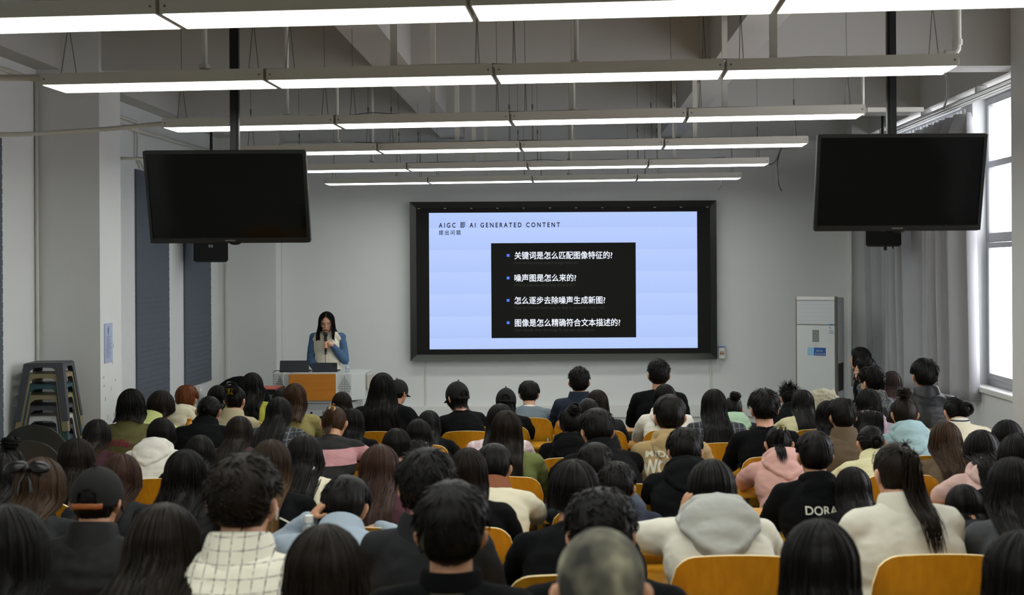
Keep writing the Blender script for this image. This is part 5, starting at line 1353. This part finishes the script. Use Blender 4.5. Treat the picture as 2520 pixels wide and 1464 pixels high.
def claw(pid):
    P=PEOPLE[pid]; M=P['s']['M']; c=M@Vector((.012,-.150,.075)); mb=MB()
    for sx in (-1,1):
        for i in range(4): 
            z=.022-i*.014; mb.tube([c+Vector((sx*.004,-.012,z)),c+Vector((sx*.022,-.008,z-.003)),c+Vector((sx*.034,.010,z-.006))],[.0035,.003,.0018],6)
    mb.tube([c+Vector((0,-.012,.028)),c+Vector((0,-.014,-.026))],.005,8); link('claw_clip',mb.mesh('claw_clip',(),True),P['root'],mat('gold_clip','#8a7a28',.25,metal=.6))
claw('claw')
def scrunchie(pid,tie,col):
    P=PEOPLE[pid]; M=P['s']['M']; c=M@epoint(Vector(tie).normalized(),.026); mb=MB(); d=(M.to_3x3()@Vector(tie)).normalized(); a=d.orthogonal().normalized(); b=d.cross(a)
    mb.tube([c+(a*math.cos(t*PI/8)+b*math.sin(t*PI/8))*.019 for t in range(17)],.005,8,cap=False); 
    for sx in (-1,1): mb.tube([c+Vector((0,0,.018)),c+Vector((sx*.012,-.004,.036)),c+Vector((sx*.022,-.004,.026)),c+Vector((0,0,.016))],.0022,6)
    link('hair_tie',mb.mesh('hair_tie',(),True),P['root'],mat('hair_tie_'+col.strip('#'),col,.5))
scrunchie('pony',(0,-.92,.30),'#c0935a'); scrunchie('pony77',(0,-.80,.60),'#1a1512')
scrunchie('pinkhood',(0,-.92,.30),'#8a7a3a')
def mask(pid):
    P=PEOPLE[pid]; M=P['s']['M']; mb=MB()
    mb.ell(M@Vector((0,.078,-.055)),(.050,.034,.042),M.to_3x3(),18)
    for sx in (-1,1): mb.tube([M@Vector((sx*.045,.075,-.035)),M@Vector((sx*.072,.03,-.012)),M@Vector((sx*.086,-.010,.012)),M@Vector((sx*.088,-.026,-.004)),M@Vector((sx*.080,-.008,-.038)),M@Vector((sx*.046,.06,-.07))],.0018,6)
    link('face_mask',mb.mesh('face_mask',(),True),P['root'],mat('white_mask','#cfd4d6',.7))
mask('leather')
def neckband(pid,m,kd='stand'):
    s=PEOPLE[pid]['s']; return link('collar_lining',cached(('c',PEOPLE[pid]['pose'],kd),lambda:make_collar(s,kd)),PEOPLE[pid]['top'],m)
neckband('man42',mat('olive_lining','#3f3f22',.8),'crew'); neckband('cream53',mat('cord_collar','#7a4322',.8,bump=.3,bscale=200)); neckband('stripe87',banded('striped_rib',[(.95,'#15161a'),(.962,'#d0cfc0'),(.972,'#15161a'),(.984,'#d0cfc0')],'#d0cfc0'))
link('hood',cached(('hd',PEOPLE['mint66']['pose'],0),lambda:make_hood(PEOPLE['mint66']['s'],0)),PEOPLE['mint66']['top'],CL['mint'])
for c_ in PEOPLE['cream53']['top'].children:
    if c_.name.startswith('collar') and 'lining' not in c_.name: c_.material_slots[0].material=mat('cord_collar','#7a4322',.8)
# scarf of the profile figure
s=PEOPLE['prof81']['s']; link('scarf',make_hood(s,2),PEOPLE['prof81']['top'],cloth('grey_green_scarf','#5c6a68'))
# bleached patches on the buzz cut
mz=bpy.data.materials.new('bleached_buzz'); mz.use_nodes=True; N=mz.node_tree.nodes; L=mz.node_tree.links; b=N['Principled BSDF']
tc=N.new('ShaderNodeTexCoord'); n=N.new('ShaderNodeTexNoise'); n.inputs['Scale'].default_value=11; n.inputs['Detail'].default_value=2; L.new(tc.outputs['Object'],n.inputs[0])
r_=N.new('ShaderNodeValToRGB'); r_.color_ramp.elements[0].position=.40; r_.color_ramp.elements[0].color=lin('#22221e'); r_.color_ramp.elements[1].position=.58; r_.color_ramp.elements[1].color=lin('#5f5c4e'); q=r_.color_ramp.elements.new(.68); q.color=lin('#8f8c74')
L.new(n.outputs[0],r_.inputs[0]); L.new(r_.outputs[0],b.inputs['Base Color']); b.inputs['Roughness'].default_value=.9
for c_ in PEOPLE['buzz59']['root'].children:
    if c_.name.startswith('hair'): c_.material_slots[0].material=mz

# ---------------- desks ----------------
def desk_meshes():
    W=1.46
    return (B((-W/2,.04,.695),(W/2,.34,.715)).mesh('top',(M_DESK,),False,.004),B((-W/2+.06,.03,.58),(W/2-.06,.34,.592)).mesh('book_shelf',(M_GREYM,),False,.002),
      MB().box((-.02,.04,0),(.02,.30,.03)).box((-.018,.14,.03),(.018,.20,.695)).box((-.016,.05,.67),(.016,.33,.694)).mesh('leg',(M_GREYM,),False,.003))
D_T,D_S,D_L=desk_meshes()
def desk(x,y,z,label):
    t=thing('desk',label,'desk',(x,y,z),0,'lecture hall desks'); link('desktop',D_T,t); link('book_shelf',D_S,t)
    for sx in (-1,1): link('leg',D_L,t,loc=(sx*.66,0,0))
RN=['nearest','second nearest','third nearest','fourth nearest','fifth nearest','fifth farthest','fourth farthest','third farthest','second farthest','farthest']
CN={-2.9:'against the left wall side','-':''}
cpos=[(-3.1,'far left'),(-1.6,'left of centre'),(-.1,'centre'),(1.4,'right of centre'),(2.9,'far right')]
DESKS=[(0,c) for c in (1,2,3)]+[(r_,c) for r_ in range(1,10) for c in range(5)]
for r_,c in DESKS:
    y=ROWY[r_]+.27; 
    if r_<3 and c in (0,4) : continue
    desk(cpos[c][0],y,flo(y+.18)-.02,'yellow laminate desk, %s seat row from the camera side, %s'%(RN[r_],cpos[c][1]) )
# free chairs
for px,py,ri,lab in ((1860,1355,0,'empty yellow plywood chair left of the smooth black hair at bottom'),):
    pass
# ---------------- the speaker at the lectern ----------------
def presenter():
    Yp=14.35; k=1.0; top=at(806,765,Yp)
    r=thing('person','standing person in glasses with long black hair, cream vest and denim shirt holding a microphone','person',(top.x,Yp,0))
    # built facing -Y towards the hall; figure 1.64 m tall scaled to fit
    HT_=1.64; sc_=top.z/HT_; r.scale=(sc_,)*3
    FL=Matrix.Rotation(PI,3,'Z')
    P=math.radians(14); RP=Matrix.Rotation(-P,3,'X')
    c7=Vector((0,.0,1.385)); hc=c7+RP@Vector((0,.03,.125)); M=Matrix.Translation(hc)@(Matrix.Rotation(math.radians(6),3,'Z')@RP).to_4x4()
    hip=Vector((0,-.02,.90)); s=dict(L=math.radians(2),P=P,RL=Matrix.Identity(3),RP=RP,hip=hip,c7=c7,hc=hc,M=M)
    # figure frame: +Y forward, +X = the figure's right hand... mirrored into the hall by the root
    r.rotation_euler=(0,0,PI)
    # after the half turn local -X lies on the picture's right
    sh={-1:Vector((-.165,.0,1.325)),1:Vector((.165,.0,1.325))}
    el={-1:Vector((-.208,.03,1.05)),1:Vector((.205,-.02,1.06))}
    wr={-1:Vector((-.085,.185,1.245)),1:Vector((.115,.20,.965))}
    mic=[Vector((-.012,.185,1.165)),Vector((-.006,.150,1.35))]; 
    mb=MB(); head_prims(mb,M); mb.limb([c7+Vector((0,0,-.03)),(c7+hc)/2+Vector((0,-.008,-.01)),M@Vector((0,-.012,-.045))],[.054,.047,.047],16)
    I=Matrix.Identity(3)
    mb.ell((0,-.01,.92),(.145,.10,.12),I,18); mb.ell((0,0,1.08),(.115,.08,.16),I,18); mb.ell((0,0,1.25),(.135,.088,.14),I,18)
    for sx in (-1,1):
        mb.limb([c7+Vector((sx*.03,0,-.02)),sh[sx]],[.034,.042],12); mb.limb([sh[sx],el[sx],wr[sx]],[.040,.033,.024],12)
        mb.limb([(sx*.085,-.01,.88),(sx*.09,.0,.48),(sx*.095,-.02,.09)],[.085,.055,.036],12); mb.limb([(sx*.095,-.02,.05),(sx*.10,.13,.03)],[.034,.030],10)
    # right hand resting on the lectern
    hand_prims(mb,wr[1],Vector((-.35,1,-.25)),1,.3)
    # hand round the microphone: fingers wrap the shaft
    w0=wr[-1]; g=Vector((-.010,.168,1.245)); d=(g-w0).normalized()
    mb.limb([w0,w0+d*.03+Vector((0,0,.01)),g+Vector((-.030,.004,.012))],[.024,.028,.022],12)
    for i in range(4):
        z=1.278-.0195*i; c=Vector((mic[0].lerp(mic[1],(z-1.165)/.185))); R_=.026
        pts=[]
        for a in (200,150,95,40,-10): 
            an=math.radians(a); pts.append(Vector((c.x+R_*math.cos(an)*1.05,c.y+R_*math.sin(an),z-.002*i)))
        mb.limb(pts,[.0098,.0094,.0088,.0080,.0070],8)
    mb.limb([g+Vector((-.026,-.010,.02)),Vector((-.030,.142,1.285)),Vector((-.012,.132,1.308))],[.012,.010,.0085],8)
    me=fuse(mb,.0042,3,'body')
    # colour the lips and closed lids on the one continuous skin
    me.materials.append(None); me.materials.append(mat('lip_red','#9c4a44',.4)); me.materials.append(mat('brow_dark','#2a1d18',.8))
    Mi=M.inverted(); mi=[0]*len(me.polygons)
    for i,p in enumerate(me.polygons):
        q=Mi@p.center
        if q.y>.070:
            if (q.x/.020)**2+((q.z+.0605)/.0095)**2<1: mi[i]=1
            for sx in (-1,1):
                u=(q.x-sx*.030)/.020
                if abs(u)<1 and abs(q.z-(.022-.005*u*u))<.0042: mi[i]=2
                u=(q.x-sx*.031)/.015
                if abs(u)<1 and abs(q.z-(.000+.004*u*u))<.0030: mi[i]=2
    me.polygons.foreach_set('material_index',mi)
    b=bpy.data.objects.new('body',me); COL.objects.link(b); b.parent=r; b.material_slots[0].link='OBJECT'; b.material_slots[0].material=M_SKINF
    # denim shirt
    mb=MB()
    mb.ell((0,-.01,.93),(.160,.115,.14),I,18); mb.ell((0,0,1.10),(.135,.095,.18),I,18); mb.ell((0,0,1.25),(.150,.098,.13),I,18)
    for sx in (-1,1):
        mb.limb([c7+Vector((sx*.04,0,-.035)),sh[sx]],[.045,.055],12); mb.limb([sh[sx]+Vector((0,0,-.01)),sh[sx].lerp(el[sx],.5)+Vector((sx*.006,0,0)),el[sx]],[.050,.051,.052],14); mb.limb([el[sx],el[sx].lerp(wr[sx],.5),el[sx].lerp(wr[sx],.9)],[.052,.046,.035],14)
    g=link('shirt',fuse(mb,.008,6,'shirt',.004,18,4),r,cloth('blue_denim_shirt','#4a6686',bump=.3))
    mb=MB().cyl(el[-1].lerp(wr[-1],.90),el[-1].lerp(wr[-1],.965),.031,.030,14); link('cuff',mb.mesh('cuff',(),True),g,mat('red_cuff','#7a2a22',.8))
    # fleece vest with stand collar and front seam
    mb=MB(); mb.ell((0,0,.90),(.180,.140,.17),I,20); mb.ell((0,.0,1.06),(.160,.125,.20),I,20); mb.ell((0,.005,1.23),(.155,.118,.16),I,20)
    for sx in (-1,1): mb.limb([(sx*.045,.0,1.355),(sx*.105,.0,1.335),(sx*.142,.004,1.315)],[.048,.055,.058],12); mb.limb([(sx*.125,.0,1.30),(sx*.10,.01,1.15)],[.055,.06],12)
    mb.limb([(0,.0,1.36),(0,.008,1.42)],[.070,.064],18)
    v=link('vest',fuse(mb,.008,8,'vest',.0012,30,8),r,cloth('cream_fleece','#f0e9d4',.95,bump=.9,bscale=130,noise_amt=.06))
    tb=BVHTree.FromPolygons([q.co for q in v.data.vertices],[tuple(p.vertices) for p in v.data.polygons]); pts=[]
    for i in range(24):
        z=.80+.60*i/23; h=tb.ray_cast(Vector((0.004,1,z)),Vector((0,-1,0)))
        if h[0]: pts.append(h[0]+Vector((0,.0005,0)))
    link('zip_seam',MB().tube(pts,.0035,6).mesh('zip_seam',(),True),v,mat('seam_shadow','#8d8773',.9))
    mb=MB(); 
    for sx in (-1,1): mb.limb([(sx*.085,-.01,.90),(sx*.09,.0,.48),(sx*.095,-.02,.10)],[.10,.070,.060],12)
    link('trousers',fuse(mb,.012,6,'trousers'),r,CL['navy'])
    mb=MB()
    for sx in (-1,1): mb.limb([(sx*.095,-.03,.05),(sx*.10,.06,.045),(sx*.105,.15,.035)],[.045,.044,.035],12)
    link('shoes',fuse(mb,.010,4,'shoes'),r,M_WHITE)
    # hair: parted, falling in front of both shoulders
    rnd=random.Random(12); hb=long_hair(s,.235,rnd,.017,.0015,1.16,230,frontfall=True,nq=150,rag=.08)
    link('hair',hmesh(hb,'hair'),r,HAIR['K'])
    # glasses
    mb=MB()
    for sx in (-1,1):
        mb.tube([M@Vector((sx*.032+.024*math.cos(a*PI/10),.104,-.002+.020*math.sin(a*PI/10))) for a in range(21)],.0011,6,cap=False)
        mb.tube([M@Vector((sx*.056,.102,.004)),M@Vector((sx*.078,.05,.006)),M@Vector((sx*.083,-.01,.004))],.0011,6)
    mb.tube([M@Vector((-.008,.106,.002)),M@Vector((0,.109,.004)),M@Vector((.008,.106,.002))],.0011,6); link('glasses',mb.mesh('glasses',(),True),r,mat('thin_gold_frame','#8c7d6a',.3,metal=.7))
    # microphone, held
    W=Matrix.Translation(r.location)@Matrix.Rotation(PI,4,'Z')@Matrix.Scale(sc_,4)
    a=W@mic[0]; c=W@mic[1]; u=(c-a).normalized(); t=thing('microphone','black handheld microphone held up by the standing person','microphone',a)
    MB().tube([Vector((0,0,0)),u*.05,u*.15,u*.175],[.0125,.013,.0175,.0185],16).build('handle',mat('mic_black','#1a1b1c',.35,metal=.4),t,smooth=True)
    MB().ell(u*.200,(.026,.026,.026),n=18).build('grille_head',mat('mic_mesh','#2a2b2c',.5,metal=.5,bump=.6,bscale=500),t,smooth=True)
    MB().tube([-u*.030,u*.0],[.012,.0125],14).build('end_cap',mat('mic_tail','#4a4b4c',.3,metal=.6),t,smooth=True)
presenter()
# ---------------- bottles on desks, coat over a chair ----------------
def on_desk(px,row): 
    y=ROWY[row]+.45; z=flo(ROWY[row]+.45)-.02+.715; return at(px,700,y).x,y,z
x,y,z=on_desk(492,9); q=at(492,950,y); bottle('pump_bottle',q.x,y,q.z-.20,.175,.032,'clear hand gel bottle with white pump on the desk behind the copper hair',mat('gel_clear','#c9d2cf',.15,trans=.6),M_WHITE,True)
q2=at(566,940,ROWY[9]+.8); bottle('water_jug',q2.x,ROWY[9]+.8,q2.z-.24,.24,.055,'clear plastic jug above the gold claw clip',M_CLR,M_WHITE)
y=ROWY[8]+.45; q=at(466,1030,y); bottle('drink_bottle',q.x,y,q.z-.17,.17,.036,'small yellow capped bottle on a desk beside the lime jacket',mat('yellow_plastic','#c98a1c',.4),mat('orange_cap','#d08a18',.4))
y=ROWY[2]+.42; q=at(761,1268,y); bottle('drink_bottle',q.x,y,q.z-.21,.21,.034,'white capped bottle standing left of the light denim shirt',M_CLR,mat('ribbed_white_cap','#dcdcd6',.5))
# black padded chair back behind the wavy hair
q=at(592,925,11.9); t=thing('office_chair','black padded chair with rounded back behind the wavy hair left of the lectern','chair',(q.x,11.9,0),.0)
MB().ell((0,0,q.z-.30),(.30,.07,.30),n=24).build('backrest',CL['black'],t,smooth=True); MB().ell((0,.24,.48),(.25,.25,.055),n=24).build('seat',CL['black'],t,smooth=True)
MB().cyl((0,.24,.06),(0,.24,.46),.028).build('column',M_BLKM,t)
MB().tube([(0,.10,.40),(0,-.02,.45),(0,.02,q.z-.5)],.02,8).build('back_support',M_BLKM,t)
bs=MB()
for i in range(5):
    a=i*2*PI/5; bs.tube([(0,.24,.09),(.28*math.cos(a),.24+.28*math.sin(a),.05)],[.022,.014],8); bs.ell((.28*math.cos(a),.24+.28*math.sin(a),.028),(.026,.026,.026),n=10)
bs.build('star_base',M_BLKM,t,smooth=True)

# coat over the back of a free front chair
q=at(2026,968,11.2); fc=lecture_chair(q.x,11.42,0,1.0,'yellow plywood lecture chair under a beige coat near the air conditioner')
mb=MB(); z0=.90
mb.tube([(-.20,0,z0-.06),(-.12,0,z0+.01),(0,0,z0+.03),(.12,0,z0+.01),(.20,0,z0-.06)],[.04,.055,.06,.055,.04],14)
mb.ell((0,-.055,z0-.20),(.215,.035,.25)); mb.ell((0,.06,z0-.18),(.20,.03,.2)); mb.limb([(-.17,-.06,z0-.08),(-.20,-.07,z0-.34),(-.17,-.06,z0-.50)],[.055,.05,.04]); mb.limb([(.17,-.06,z0-.08),(.21,-.07,z0-.34),(.18,-.06,z0-.5)],[.055,.05,.04])
me=fuse(mb,.010,5,'coat',.010,16,9); o=link('coat',me,None,cloth('beige_coat','#a9a68e')); o.location=(q.x,11.42-.215,0); o.scale=(.72,1,1); tag(o,'beige coat draped over a free chair back near the air conditioner','coat')
mb=MB(); mb.ell((.10,-.085,z0-.16),(.075,.030,.16)); link('lining',fuse(mb,.010,4,'lining',.006,18,2),o,cloth('dark_green_lining','#1d3a37'))
# a sheet of paper on the desk of the second row
y=ROWY[1]+.50; q=at(1307,1392,y); o=B((q.x-.05,y-.10,flo(ROWY[1]+.45)-.02+.7155),(q.x+.10,y+.11,flo(ROWY[1]+.45)-.02+.717)).build('paper_sheet',mat('white_paper','#e2e2dc',.7)); tag(o,'white sheet of paper on a desk between two plywood chairs near the bottom','paper')
